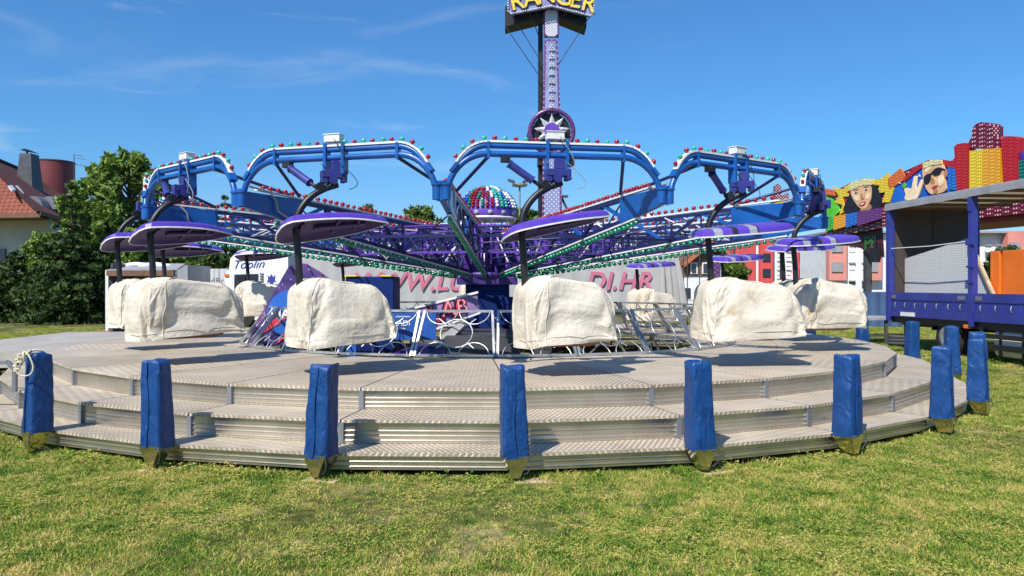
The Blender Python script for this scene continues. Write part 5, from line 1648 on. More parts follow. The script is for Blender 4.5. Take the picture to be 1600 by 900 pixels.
# ------------------------------------------------------------------ tall pendulum ride behind
YR = 40.0
rg = thing('pendulum_ride', 'tall lavender pendulum ride with gold lettered sign behind the hub', 'fairground ride', (P(862, 0, YR).x, YR, 0))
def rp(name, m, pts, Y=YR, th=.25, parent=None):
    mb = MB(); mb.prism([P(x, y, Y) for x, y in pts], (0, th, 0)); return mb.build(name, m, parent or rg, world=True)
mb = MB()
mb.prism([P(841, 40, YR + .7), P(848, 36, YR + .7), P(850, 330, YR + .7), P(841, 470, YR + .7)], (0, .5, 0)); mb.build('mast', M['black'], rg, world=True)
rp('arm_edge', M['bp_edge'], [(851, 62), (871, 62), (876, 178), (848, 178)], YR + .0)
rp('arm_panel', M['bp_lilac'], [(853.5, 65), (868.5, 65), (872.5, 175), (851.5, 175)], YR - .04)
rp('head_edge', M['bp_edge'], [(852, 13), (871, 13), (873.5, 18), (873.5, 57), (850, 57), (849.5, 18)], YR - .05)
rp('head_panel', M['bp_white'], [(854, 16), (869, 16), (871, 19), (871, 53), (867, 57), (856, 57), (852, 53), (852, 19)], YR - .09)
# bulb triangles on the arm
mb = MB()
for k in range(8):
    y0 = 76 + k * 12.8
    for r_ in range(3):
        for q in range(r_ + 1):
            p = P(862 + (q - r_ / 2) * 3.3, y0 + r_ * 3.3 - 4, YR - .06); bulb(mb, p, (0, -1, 0), .05, 0, 6)
b_ = mb.build('bulb', M['white_bulb'], rg, world=True); b_['kind'] = 'stuff'
mb = MB(); c = P(862, 206, YR)
ring_o = [c + Vector((1.12 * math.cos(R(q)), 0, 1.12 * math.sin(R(q)))) for q in range(0, 361, 10)]
mb.tube(ring_o, .12, 8, 0, False); mb.build('wheel_ring', M['bp_edge'], rg, world=True)
mb = MB(); pts = []
for k in range(18):
    r_ = .92 if k % 2 == 0 else .46; pts.append(c + Vector((r_ * math.sin(R(20 * k)), -.12, r_ * math.cos(R(20 * k)))))
for k in range(0, 18, 2):
    a_, b2, d_ = pts[k - 1], pts[k], pts[(k + 1) % 18]; ctr = c + Vector((0, -.28, 0))
    mb.add([ctr, a_, b2], [(0, 1, 2)]); mb.add([ctr, b2, d_], [(0, 1, 2)])
mb.add([p + Vector((0, .1, 0)) for p in pts], [tuple(range(18))])
mb.build('star', M['bp_white'], rg, world=True)
mb = MB(); mb.tube([c + Vector((0, -.36, 0)), c + Vector((0, .2, 0))], .40, 24); mb.build('star_hub', M['purple'], rg, world=True)
mb = MB(); mb.tube([c + Vector((0, .15, 0)), c + Vector((0, .7, 0))], 1.0, 24); mb.tube([c + Vector((-.8, .3, -.2)), c + Vector((-.8, .9, -.2))], .5, 16)
mb.build('drive', M['black'], rg, world=True)
rp('arm_edge', M['bp_edge'], [(848, 236), (877, 236), (880, 470), (846, 470)], YR)
rp('arm_panel', M['bp_lav'], [(851, 240), (874, 240), (876, 470), (850, 470)], YR - .04)
rp('ballast', M['black'], [(840, 240), (898, 240), (898, 256), (894, 258), (840, 258)], YR + .35, .8)
# the sign
sign = rp('sign', M['bp_lilac'], [(794, -6), (862, -24), (862, 11), (799, 23), (794, 19)], YR - .5, .2)
rp('sign', M['bp_lilac'], [(862, -24), (928, -4), (927, 22), (922, 26), (862, 11)], YR - .5, .2)
mb = MB()
edge = [(794, -6), (794, 19), (799, 23), (862, 11), (922, 26), (927, 22), (928, -4)]
for (x1, y1), (x2, y2) in zip(edge, edge[1:]):
    n_ = max(2, int(math.hypot(x2 - x1, y2 - y1) / 3.6))
    for k in range(n_): bulb(mb, P(x1 + (x2 - x1) * k / n_, y1 + (y2 - y1) * k / n_ - 1, YR - .52), (0, -1, 0), .05, 0, 6)
b_ = mb.build('bulb', M['white_bulb'], sign, world=True); b_['kind'] = 'stuff'
for ch, x, y, rot, s_ in (('R', 799, 17, 12, .95), ('A', 819, 11.5, 9, .95), ('N', 839, 7, 6, 1.0), ('G', 866, 7, -5, 1.0), ('E', 888, 10.5, -9, .95), ('R', 906, 15, -14, .95)):
    xd_ = Vector((math.cos(R(rot)), 0, math.sin(R(rot)))); zd_ = Vector((-math.sin(R(rot)), 0, math.cos(R(rot))))
    lettering(ch, rg, P(x - .5, y + .8, YR - .56), xd_, zd_, .96 * s_, M['letter_blue'], offset=.05, name='letter_outline')
    lettering(ch, rg, P(x, y, YR - .60), xd_, zd_, .93 * s_, M['gold'], offset=.008, extrude=.04)
rp('sign_box', M['black'], [(789, 10), (862, 2), (862, 25), (850, 27), (789, 42)], YR + .2, 1.2)
rp('sign_box', M['black'], [(862, 2), (917, 20), (916, 44), (873, 27), (862, 25)], YR + .2, 1.2)
mb = MB()
for a_, b2 in (((800, 24), (849, 102)), ((790, 42), (842, 118)), ((827, 18), (843, 60)), ((836, 18), (846, 34)), ((920, 28), (872, 102)), ((885, 18), (872, 40))):
    mb.tube([P(a_[0], a_[1], YR + .0), P(b2[0], b2[1], YR + .3)], .025, 5)
mb.build('stay_rod', M['dgrey'], rg, world=True)
mb = MB(); mb.beam(P(876, 306, YR + .3), P(902, 360, YR + .3), .12, .12); mb.box(P(883, 307, YR + .2), (.3, .2, .12)); mb.build('bracket', M['dgrey'], rg, world=True)

# floodlight mast
YL = 60
fl = thing('floodlight_mast', 'thin green floodlight mast with four lamps behind the hub', 'light mast', (P(812, 0, YL).x, YL, 0))
mb = MB(); p = P(812, 285, YL); mb.tube([Vector((p.x, YL, 0)), Vector((p.x, YL, p.z))], .07, 8); mb.beam(P(802, 288, YL), P(824, 288, YL), .1); mb.build('pole', mat('olive_steel', (.25, .27, .08), .6), fl, world=True)
for x, y, r_ in ((799, 283, 20), (806, 290, 10), (818, 290, -10), (822, 283, -20)):
    mb = MB(); mb.box(P(x, y, YL - .1), (.55, .4, .18), 0, Matrix.Rotation(R(r_), 3, 'Y')); mb.build('floodlight', M['dgrey'], fl, world=True)
fl2 = thing('slim_mast', 'slim dark lamp pole far behind the right arch', 'light mast', (P(1147, 0, 55).x, 55, 0))
mb = MB(); p = P(1147, 305, 55); mb.tube([Vector((p.x, 55, 0)), p], .06, 8); mb.build('pole', M['dgrey'], fl2, world=True)
mb = MB(); mb.box(P(1151, 319, 55), (.6, .3, .12)); mb.build('lamp_head', M['dgrey'], fl2, world=True)

# ------------------------------------------------------------------ curtain trailer, white lorry cab, booth and other vehicles behind
def fold_sheet(mb, x0, x1, y, z0, z1, amp=.05, period=.28, seed=0, n=None, skew=0.0, m_=0):
    rnd = random.Random(seed); n = n or int((x1 - x0) / period * 6); vs = []
    for i in range(n + 1):
        f = i / n; x = x0 + (x1 - x0) * f
        a_ = amp * (math.sin(x * 6.283 / period) * .6 + math.sin(x * 6.283 / period * .37 + 1) * .6)
        vs += [(x, y + skew * f + a_ * .3, z1), (x, y + skew * f + a_, (z0 + z1) / 2), (x, y + skew * f + a_ * 1.3, z0)]
    mb.add(vs, [(3 * i + j, 3 * i + j + 1, 3 * i + j + 4, 3 * i + j + 3) for i in range(n) for j in range(2)], m_, True)
YT = 27.0
x0, x1 = P(470, 0, YT).x, P(1045, 0, YT).x
ct = thing('curtain_trailer', 'long trailer with grey side curtain and faded red web address behind the ride', 'trailer', ((x0 + x1) / 2, YT, 0))
mb = MB(); fold_sheet(mb, x0, x1, YT, .75, 3.45, .02, .55, 1)
mb.build('side_curtain', M['trailer_curtain'], ct, world=True)
mb = MB(); mb.box(((x0 + x1) / 2, YT + 1.3, 2.0), (x1 - x0 - .05, 2.35, 2.7)); mb.box(((x0 + x1) / 2, YT + 1.3, 3.45), (x1 - x0 + .05, 2.6, .12)); mb.box(((x0 + x1) / 2, YT + 1.3, .70), (x1 - x0, 2.3, .2))
mb.build('body', M['grey'], ct, world=True)
mb = MB(); xe = x1
for k, (dx, z0_) in enumerate(((.0, .6), (.25, .6), (.5, .62))):
    pass
vs = []
for i in range(13):
    f = i / 12; a_ = .12 * math.sin(i * 2.1) + .05 * math.sin(i * 5)
    vs += [(xe - .35 + .55 * f, YT - .06 + a_ * .3 - .1 * f, 3.35 - .25 * f), (xe - .35 + .80 * f, YT - .10 + a_ - .1 * f, 2.0), (xe - .35 + 1.05 * f, YT - .12 + a_ * 1.4, .62)]
mb.add(vs, [(3 * i + j, 3 * i + j + 1, 3 * i + j + 4, 3 * i + j + 3) for i in range(12) for j in range(2)], 0, True)
mb.build('loose_flap', M['trailer_curtain'], ct, world=True)
for k in range(3):
    mb = MB(); c = Vector((x1 - 3.0 - k * 1.3, YT + .25, .48)); mb.tube([c - Vector((0, .15, 0)), c + Vector((0, .15, 0))], .48, 22); mb.build('wheel', M['rubber'], ct, world=True)
sc_ = YT / F
lettering('WWW.LU', ct, P(549, 453, YT - .06), (1, 0, 0), (0, 0, 1), 28 * sc_, M['pink_letter'], shear=.25, offset=.02, spacing=1.02)
lettering('DI.HR', ct, P(915, 452, YT - .06), (1, 0, 0), (0, 0, 1), 28 * sc_, M['pink_letter'], shear=.25, offset=.02, spacing=1.05)

YC = 30.0
lc = thing('white_lorry', 'white lorry cab with blue script on its high roof behind the left arches', 'lorry', (P(400, 0, YC).x, YC, 0))
mb = MB(); pf = [(352, 500), (352, 445), (350, 432), (358, 420), (360, 404), (372, 392), (392, 387), (445, 389), (450, 392), (450, 500)]
mb.prism([P(x, y, YC) for x, y in pf], (0, 2.4, 0)); mb.build('cab', mat('cab_white', (.86, .86, .85), .3, 0, .04, 2, coat=.3), lc, world=True, bevel=.05)
mb = MB(); mb.prism([P(x, y, YC - .01) for x, y in ((371, 462), (364, 440), (368, 429), (404, 428), (404, 460))], (0, .02, 0)); mb.build('side_window', M['glass'], lc, world=True)
mb = MB(); mb.prism([P(x, y, YC - .03) for x, y in ((361, 465), (362, 426), (406, 425), (407, 465), (404, 463), (404, 428), (366, 429), (366, 463))], (0, .03, 0)); mb.build('window_frame', M['white'], lc, world=True)
mb = MB()
for k in range(9): mb.box(P(409.5, 428 + k * 4, YC - .02), (.1, .03, .05))
mb.build('air_grille', M['dgrey'], lc, world=True)
mb = MB()
mb.box(P(379, 447, YC - .35), (.22, .12, .7)); mb.beam(P(372, 433, YC), P(379, 433, YC - .35), .05); mb.build('mirror', M['black'], lc, world=True)
mb = MB(); mb.box(P(354, 430, YC - .02), (.16, .05, .1)); mb.build('lamp', M['orange'], lc, world=True)
lettering('Toplin', lc, P(362, 420, YC - .02), (1, 0, .04), (0, 0, 1), 14 * YC / F, M['letter_blue'], shear=.42, offset=-.004)
mb = MB(); ec = (424, 437)
for pts in ([(-6, -8), (-3, -4), (0, -9), (3, -4), (6, -8), (5, 0), (7, 4), (3, 3), (2, 9), (0, 6), (-2, 9), (-3, 3), (-7, 4), (-5, 0)],):
    mb.prism([P(ec[0] + x, ec[1] + y, YC - .02) for x, y in pts], (0, .015, 0))
mb.build('emblem', M['letter_blue'], lc, world=True)
mb = MB(); c = P(380, 500, YC + .2); mb.tube([Vector((c.x, YC - .05, .5)), Vector((c.x, YC + .3, .5))], .5, 22); mb.build('wheel', M['rubber'], lc, world=True)

YB = 24.0
bo = thing('wooden_booth', 'open booth with brown fascia, flame painting and white corner post at the far left', 'booth', (P(222, 0, YB).x, YB, 0))
mb = MB(); mb.box(P(222, 427, YB), (P(276, 0, YB).x - P(172, 0, YB).x, .3, .17)); mb.build('fascia', M['brown'], bo, world=True)
mb = MB(); a, b = P(176, 436, YB + .06), P(272, 447, YB + .06)
mb.box(((a.x + b.x) / 2, YB + .06, (a.z + b.z) / 2), (b.x - a.x, .05, a.z - b.z)); fp = mb.build('flame_board', mat('dark_red_board', (.09, .02, .02), .5, 0, .3, 3), bo, world=True)
mb = MB()
for k in range(11):
    x = 180 + k * 8.2; mb.prism([P(x, 446, YB + .02), P(x + 2.5, 441, YB + .02), P(x + 8, 437.5, YB + .02), P(x + 5, 442, YB + .02), P(x + 9, 445.5, YB + .02)], (0, .015, 0))
mb.build('flame', M['yellow'], fp, world=True)
for x in (168, 274):
    mb = MB(); mb.beam(Vector((P(x, 0, YB).x, YB, 0)), P(x, 422, YB), .09, .09); mb.build('corner_post', M['white'], bo, world=True)
mb = MB(); a, b = P(176, 447, YB + 1.4), P(272, 500, YB + 1.4); mb.box(((a.x + b.x) / 2, YB + 1.5, 1.2), (b.x - a.x, .1, 2.3)); mb.build('back_wall', M['grey'], bo, world=True)
mb = MB(); a = P(172, 447, YB); mb.box((P(172, 0, YB).x + .05, YB + .75, 1.2), (.06, 1.5, 2.3)); mb.build('side_wall', M['dgrey'], bo, world=True)
mb = MB(); mb.prism([P(166, 424, YB - .1), P(220, 414, YB + 1.7), P(290, 414, YB + 1.7), P(278, 422, YB - .1)], (0, 0, .05)); mb.build('roof', M['grey'], bo, world=True)
mb = MB(); rnd = random.Random(8)
for k in range(5):
    x = 200 + k * 14; c = P(x, 417.5 - (k % 2) * 2, YB + 1.0)
    mb.lathe([(.01, .0), (.20, .03), (.26, .10), (.18, .19), (.02, .22)], 9, c - Vector((0, 0, .05)), 0, Matrix.Diagonal((1.2 + rnd.random() * .4, 1, .8)))
o = mb.build('plastic_sheeting', M['white']); tag(o, 'crumpled white plastic sheeting lying on the booth roof', 'sheeting')

bt = thing('box_trailer', 'grey box trailer behind the booth at the left', 'trailer', (P(280, 0, 29).x, 29, 0))
mb = MB(); mb.prism([P(x, y, 29) for x, y in ((262, 500), (262, 420), (293, 414), (294, 500))], (0, 2.2, 0)); mb.build('body', M['grey'], bt, world=True, bevel=.02)
mb = MB(); c = P(278, 0, 29); mb.tube([Vector((c.x, 28.95, .35)), Vector((c.x, 29.2, .35))], .35, 18); mb.build('wheel', M['rubber'], bt, world=True)
mb = MB(); xa, xb = P(293, 0, 33).x, P(356, 0, 33).x
fold_sheet(mb, xa, xb, 33, .3, 2.38, .05, .22, 4)
cf = thing('cloth_fence', 'pale grey pleated cloth screen with dark letters beside the white lorry cab', 'screen', ((xa + xb) / 2, 33, 0))
mb.build('cloth', mat('pleated_cloth', (.50, .50, .49), .8, 0, .08, 2), cf, world=True)
lettering('ned  adBr', cf, P(293, 443, 32.85), (1, 0, 0), (0, 0, 1), .26, M['letter_grey'], spacing=1.1)
rc = thing('red_crates', 'stack of red plastic crates beside the booth at the left', 'crate', P(160, 531, 22.5))
for k, (px, py) in enumerate(((158, 528), (163, 523.5), (166, 519.5))):
    mb = MB(); mb.box(P(px, py, 22.5), (.26, .3, .075)); mb.build('tray', M['red'], rc, world=True)

# ------------------------------------------------------------------ houses
def uvquad(mb, pts, m_=0):
    p = [Vector(v) for v in pts]; u = (p[1] - p[0]).normalized(); n_ = u.cross(p[-1] - p[0]).normalized(); v = n_.cross(u)
    mb.add(p, [tuple(range(len(p)))], m_, False, [[((q - p[0]).dot(u), (q - p[0]).dot(v)) for q in p]])
E1 = P(62, 333, 40); E0 = Vector((E1.x - 14, 42.0, E1.z))
Tp = P(-42, 234, 46); Tp2 = Tp + Vector((-4.2, 15, 0)); E2 = E1 + Vector((-4.2, 17, 0)); Tl = Tp + Vector((-8, .9, 0))
hs = thing('tiled_house', 'pale house with red tiled hip roof and grey chimney at the left', 'house', (E1.x, E1.y, 0))
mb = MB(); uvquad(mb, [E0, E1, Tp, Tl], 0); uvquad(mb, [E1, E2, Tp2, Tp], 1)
mb.prism([E0, E1, E1 + Vector((0, 0, -.22)), E0 + Vector((0, 0, -.22))], (0, .1, 0), 2); mb.prism([E0 + Vector((0, .1, -.10)), E1 + Vector((-.1, .1, -.10)), E1 + Vector((-1.0, 2.4, -.10)), E0 + Vector((0, 2.4, -.10))], (0, 0, -.06), 2); mb.beam(E1, E2, .12, .2, 2)
rf = mb.build('roof', [M['tile'], M['tile_dark'], M['brown']], hs, world=True, recalc=False)
mb = MB(); mb.beam(E1 + Vector((0, 0, .05)), Tp + Vector((0, 0, .05)), .22, .12); mb.beam(Tp + Vector((0, 0, .05)), Tp2 + Vector((0, 0, .05)), .22, .12); mb.build('ridge_cap', M['tile_dark'], rf, world=True)
mb = MB(); A = E1 + Vector((-.9, 2.3, 0));  # wall set far back: eave overhang deepened on purpose to shade it
mb.prism([Vector((E0.x, E0.y + 2.3, 0)), Vector((A.x, A.y, 0)), Vector((A.x, A.y, A.z + .15)), Vector((A.x - 1.6, A.y + .2, A.z + 1.1)), Vector((E0.x, E0.y + 2.3, A.z + 1.1))], (0, .3, 0))
B_ = E2 + Vector((-.6, -.6, 0)); mb.prism([Vector((A.x, A.y, 0)), Vector((B_.x, B_.y, 0)), Vector((B_.x, B_.y, A.z + .1)), Vector((A.x, A.y, A.z + .1))], (-.3, 0, 0))
mb.build('wall', M['cream'], hs, world=True)
mb = MB(); mb.box((A.x - 3.2, A.y + .55, 3.0), (1.2, .5, 1.4)); mb.build('window', M['glass'], hs, world=True)
def on_plane(px, py, a, b, c, off=.05):
    n_ = (b - a).cross(c - a).normalized(); dr = Vector(((px - 800) / F, 1, -(py - YH) / F)); o_ = Vector((0, 0, CAM_H))
    if n_.dot(dr) > 0: n_ = -n_
    t = ((a + n_ * off) - o_).dot(n_) / dr.dot(n_); return o_ + dr * t
for pts in ([(14, 289), (19, 288), (38, 304 - 6), (33, 299)], ):
    pass
for pts in ([(13, 290), (19, 289), (25, 296), (19, 297)], [(24, 290), (28, 290), (38, 302), (33, 302)]):
    mb = MB(); mb.prism([on_plane(x, y, E1, E2, Tp, .10) for x, y in pts], (0, 0, -.1)); mb.build('skylight', M['white'], rf, world=True)
mb = MB(); c = P(45, 262, 49.5)
zb_, zt_ = c.z - 1.6, P(45, 241, 49.5).z
mb.add([(c.x - .55, 49.0, zb_), (c.x + .55, 49.0, zb_), (c.x + .55, 50.2, zb_), (c.x - .55, 50.2, zb_), (c.x - .36, 49.15, zt_), (c.x + .36, 49.15, zt_), (c.x + .36, 50.0, zt_), (c.x - .36, 50.0, zt_)],
       [(0, 1, 5, 4), (1, 2, 6, 5), (2, 3, 7, 6), (3, 0, 4, 7), (4, 5, 6, 7)])
ch = mb.build('chimney', mat('dark_flashing', (.075, .08, .09), .5, .3, .2, 2), hs, world=True)
mb = MB(); mb.prism([Vector((c.x - .35, 49.2, zt_ + .22)), Vector((c.x - .1, 49.2, zt_ + .32)), Vector((c.x + .45, 49.2, zt_ + .08)), Vector((c.x - .1, 49.2, zt_ + .18))], (0, .7, 0)); mb.tube([(c.x - .1, 49.5, zt_), (c.x - .1, 49.5, zt_ + .2)], .06, 6); mb.build('cowl', M['black'], ch, world=True)
mb = MB(); cc = P(84, 0, 58); z1 = P(84, 254, 58).z
prof = [(1.42, 2.0), (1.42, z1)]; mb.lathe(prof, 36, (cc.x, 58, 0)); mb.lathe([(1.46, z1 - .02), (1.46, z1 + .06)], 36, (cc.x, 58, 0), 1)
mb.build('round_tower', [mat('red_metal', (.17, .035, .035), .55, 0, .15, 1), M['dgrey']], hs, world=True)
mb = MB(); an = P(116, 262, 57); 
mb.tube([an - Vector((0, 0, 3)), P(116, 241, 57)], .03, 5)
for y, l in ((242, 14), (247, 18), (257, 18)): mb.tube([P(116, y, 57), P(116 + l, y + l * .12, 57)], .02, 5)
mb.build('antenna', M['dgrey'], hs, world=True)
mb = MB()
for k, (px, py) in enumerate(((52, 316), (76, 316))):
    c = P(px, py, 43.5 + k); pts = [c + Vector((.55 * math.cos(R(q)), 0, -.4 + .75 * math.sin(R(q)))) for q in range(0, 181, 20)]
    mb.prism(pts, (-.3, 1.8, .1))
mb.build('dormer', M['zinc'], hs, world=True)
pl = thing('pale_gable', 'pale gable end showing behind the pine at the left', 'house', (P(133, 0, 56).x, 56, 0))
mb = MB(); mb.prism([P(x, y, 56) for x, y in ((115, 480), (115, 340), (133, 322), (140, 335), (150, 345), (150, 480))], (0, 5, 0)); mb.build('wall', M['cream'], pl, world=True)
mb = MB(); mb.beam(P(112, 342, 55.8), P(133, 320, 55.8), .5, .15, up=(0, 1, 0)); mb.beam(P(133, 320, 55.8), P(153, 346, 55.8), .5, .15, up=(0, 1, 0)); mb.build('roof', M['redwall'], pl, world=True)

YA = 110.0
ap = thing('apartment_building', 'white and red block of flats behind the right hand covers', 'building', (P(1225, 0, YA).x, YA, 0))
def span(name, m, x0, x1, y0, y1, Y, d_, parent, bev=0):
    mb = MB(); a, b = P(x0, y0, Y), P(x1, y1, Y); mb.box(((a.x + b.x) / 2, Y + d_ / 2, (a.z + b.z) / 2), (b.x - a.x, d_, a.z - b.z)); return mb.build(name, m, parent, world=True)
span('wall', M['plaster'], 1180, 1296, 374, 464, YA, 8, ap)
span('wall', M['redwall'], 1150, 1180, 376, 464, YA - .4, 8, ap)
for x0, x1 in ((1188, 1208), (1245, 1268)):
    w_ = span('bay', M['redwall'], x0, x1, 374, 464, YA - .9, 1.2, ap)
    for y in (396, 420, 444): span('window', M['glass'], x0 + 4, x1 - 4, y, y + 13, YA - 1.0, .15, ap)
for x in (1215, 1229, 1241, 1274, 1286):
    for y in (380, 394, 408, 422, 436):
        w_ = span('window', M['white'], x, x + 7, y, y + 8, YA - .08, .12, ap); mb = MB(); a = P(x - .5, y, YA - .1); b = P(x + 7.5, y, YA - .1); mb.beam(a, b, .25, .10); mb.build('lintel', M['grey'], w_, world=True)
span('roof', M['grey'], 1148, 1298, 371, 374.5, YA - .6, 9.5, ap)
YA2 = 86.0
ap2 = thing('apartment_building', 'salmon and white block of flats beside the lorry corner', 'building', (P(1340, 0, YA2).x, YA2, 0))
span('wall', M['plaster'], 1297, 1420, 366, 470, YA2, 9, ap2); span('wall', M['plaster'], 1420, 1680, 362, 470, YA2 + .5, 9, ap2)
for x0, x1 in ((1296, 1323), (1357, 1378), (1420, 1445), (1500, 1530), (1575, 1600)):
    span('bay', M['salmon'], x0, x1, 366 if x0 < 1400 else 362, 438, YA2 - .8, 1.0, ap2)
    for y in (378, 409, 440):
        if y < 435: span('window', M['grey'], x0 + 4, x1 - 6, y, y + 16, YA2 - .92, .15, ap2)
for x in (1327, 1347, 1385, 1400, 1455, 1475, 1540, 1556, 1610, 1630):
    for y in (383, 411, 439):
        w_ = span('window', M['glass'] if y > 430 else M['white'], x, x + 9, y, y + 11, YA2 - .06, .1, ap2); mb = MB(); mb.beam(P(x - .5, y, YA2 - .1), P(x + 9.5, y, YA2 - .1), .25, .12); mb.build('lintel', M['grey'], w_, world=True)
span('roof', M['grey'], 1294, 1684, 361, 364, YA2 - .6, 10, ap2)

YH2 = 62.0
bh = thing('gable_house', 'brown timber gable house with orange roof and two white windows right of the trailer', 'house', (P(1090, 0, YH2).x, YH2, 0))
span('wall', M['plaster'], 1058, 1125, 430, 492, YH2, 6, bh)
mb = MB(); mb.prism([P(x, y, YH2 - .1) for x, y in ((1060, 431), (1060, 412), (1098, 382), (1125, 404), (1125, 431))], (0, 6, 0)); mb.build('gable', M['brown'], bh, world=True)
mb = MB(); mb.beam(P(1054, 417, YH2 + 2.8), P(1099, 380, YH2 + 2.8), 7, .22, up=(0, 0, 1)); mb.beam(P(1099, 380, YH2 + 2.8), P(1134, 410, YH2 + 2.8), 7, .22); mb.build('roof', M['tile'].copy() if False else mat('orange_roof', (.42, .12, .05), .8, 0, .2, 2), bh, world=True)
for x in (1079, 1097):
    f_ = span('window', M['white'], x, x + 11, 410, 428, YH2 - .2, .15, bh); span('pane', M['glass'], x + 2, x + 9, 412, 427, YH2 - .22, .05, f_)
for x in (1070, 1100): span('window', M['glass'], x, x + 9, 450, 466, YH2 - .08, .15, bh)
ck = thing('chequer_column', 'small purple chequered bulb column right of the brown house', 'column', (P(1118, 0, 45).x, 45, 0))
mb = MB(); mb.box((P(1118, 0, 45).x, 45, 1.6), (.5, .5, 3.2)); mb.build('base', M['white'], ck, world=True)
mb = MB(); a, b = P(1113, 400, 44.7), P(1123, 432, 44.7); mb.box(((a.x + b.x) / 2, 44.6, (a.z + b.z) / 2), (b.x - a.x, .12, a.z - b.z)); mb.build('bulb_panel', M['bp_edge'], ck, world=True)
mb = MB()
for x in (1068, 1074, 1093): mb.tube([Vector((P(x, 0, 30).x, 30, 0)), P(x, 398, 30)], .02, 5)
for y in (470, 476, 482, 488): mb.tube([P(1062, y, 30), P(1100, y, 30)], .012, 5)
o = mb.build('wire_fence', M['dgrey']); tag(o, 'thin dark wire fence right of the grey curtain trailer', 'fence')

# ------------------------------------------------------------------ trees
def leaf_cloud(name, centres, radii, counts, size, m, parent, seed, squash=.8, droop=0.0):
    rg_ = np.random.default_rng(seed); V = []; total = 0
    for c, r, n in zip(centres, radii, counts):
        d_ = rg_.normal(size=(n, 3)); d_ /= np.linalg.norm(d_, axis=1)[:, None]
        rad = (rg_.random(n) ** .45)[:, None] * np.array(r)
        p = np.array(c) + d_ * rad * np.array([1, 1, squash])
        u = rg_.normal(size=(n, 3)); u[:, 2] -= droop; u /= np.linalg.norm(u, axis=1)[:, None]
        w = np.cross(u, rg_.normal(size=(n, 3))); w /= np.linalg.norm(w, axis=1)[:, None]
        s = (size * rg_.uniform(.4, 1.75, n))[:, None]
        q = np.stack([p - u * s, p + w * s * .42, p + u * s, p - w * s * .42], 1)
        V.append(q.reshape(-1, 3)); total += n
    V = np.concatenate(V)
    l = np.array(parent.location); V = V - l
    me = bpy.data.meshes.new(name); me.vertices.add(len(V)); me.vertices.foreach_set('co', V.astype(np.float32).ravel())
    me.loops.add(len(V)); me.loops.foreach_set('vertex_index', np.arange(len(V), dtype=np.int32))
    me.polygons.add(total); me.polygons.foreach_set('loop_start', np.arange(0, len(V), 4, dtype=np.int32)); me.polygons.foreach_set('loop_total', np.full(total, 4, dtype=np.int32))
    me.update(calc_edges=True); me.materials.append(m)
    o = bpy.data.objects.new(name, me); COL.objects.link(o); o.parent = parent
    return o

def tree(name, label, px, Y, top_py, rad, m, seed, kind='round', n=7000, size=.17, cat='tree', base=.18, group='trees behind the ride'):
    x = (px - 800) * Y / F; H = CAM_H - (top_py - YH) * Y / F
    t = thing(name, label, cat, (x, Y, 0), group)
    rnd = random.Random(seed); cs, rs, ct_ = [], [], []; limbs = MB()
    limbs.tube([(x, Y, 0), (x + .05, Y, H * .4), (x + rnd.uniform(-.1, .1), Y, H * .75), (x, Y, H * .95)], [.035 * H * .6, .026 * H * .6, .015 * H * .6, .03], 8)
    if kind == 'conifer':
        L = 15
        for j in range(L):
            f = j / (L - 1); z = H * (base + (1 - base - .03) * f); rr = rad * (1 - f) ** .85 * rnd.uniform(.85, 1.1) + .12
            k = max(3, int(9 * (1 - f) + 3))
            for q in range(k):
                a = 6.283 * q / k + rnd.uniform(-.3, .3) + j
                for g, rel in ((.38, .55), (.72, .5), (1.0, .36)):
                    rw = rr * g * rnd.uniform(.9, 1.1)
                    cs.append((x + rw * math.cos(a), Y + rw * math.sin(a), z - .16 * rw)); s_ = max(.13, rr * .30 * (1.25 - .4 * g)); rs.append((s_, s_, s_ * .55)); ct_.append(1)
                limbs.tube([(x, Y, z), (x + rr * .95 * math.cos(a), Y + rr * .95 * math.sin(a), z - .15 * rr)], [.03, .008], 5)
    elif kind == 'pine':
        for j in range(150):
            f = rnd.random() ** .8; z = H * (base + (1 - base) * f * .97)
            env = 1.3 * rad * (1 - max(0, f - .45) ** 1.8 * 2.2) * (.86 + .14 * math.sin(f * 17 + seed)) * (.6 + .4 * min(1, f * 4))
            a = rnd.uniform(0, 6.283); rr = max(.1, env) * (rnd.random() ** .5)
            c = (x + rr * math.cos(a), Y + rr * math.sin(a), z)
            s_ = rnd.uniform(.25, .5) * (1 - .3 * f); cs.append(c); rs.append((s_ * .8, s_ * .8, s_ * 1.15)); ct_.append(1)
            if j % 3 == 0: limbs.tube([(x, Y, z * .8), (x + rr * .5 * math.cos(a), Y + rr * .5 * math.sin(a), z * .88), c], [.07, .045, .015], 5)
    else:
        for j in range(70):
            a = rnd.uniform(0, 6.283); el = rnd.uniform(-.5, 1.0); rr = rad * rnd.uniform(.45, 1.0)
            zc = H * (base + (1 - base) * .5); hz = H * (1 - base) * .46
            c = (x + rr * math.cos(a) * math.sqrt(max(.05, 1 - el * el)), Y + rr * math.sin(a) * math.sqrt(max(.05, 1 - el * el)), zc + hz * el * rnd.uniform(.75, 1.0))
            s_ = rad * rnd.uniform(.16, .34); cs.append(c); rs.append((s_, s_, s_)); ct_.append(1)
            if j % 4 == 0: limbs.tube([(x, Y, H * base * 1.2), ((x + c[0]) / 2, (Y + c[1]) / 2, (H * base + c[2]) / 2 + .1), c], [.06, .035, .01], 5)
    tot = sum(r[0] * r[1] for r in rs); ct_ = [max(8, int(n * r[0] * r[1] / tot)) for r in rs]
    leaf_cloud('crown', cs, rs, ct_, size, m, t, seed, 1.0, .25)
    limbs.build('trunk', M['bark'], t, world=True)
    return t
tree('pine_tree', 'tall light green pine at the left, tallest of the trees', 203, 38, 236, 2.7, M['leaf_pine'], 3, 'pine', 17000, .15, base=.10)
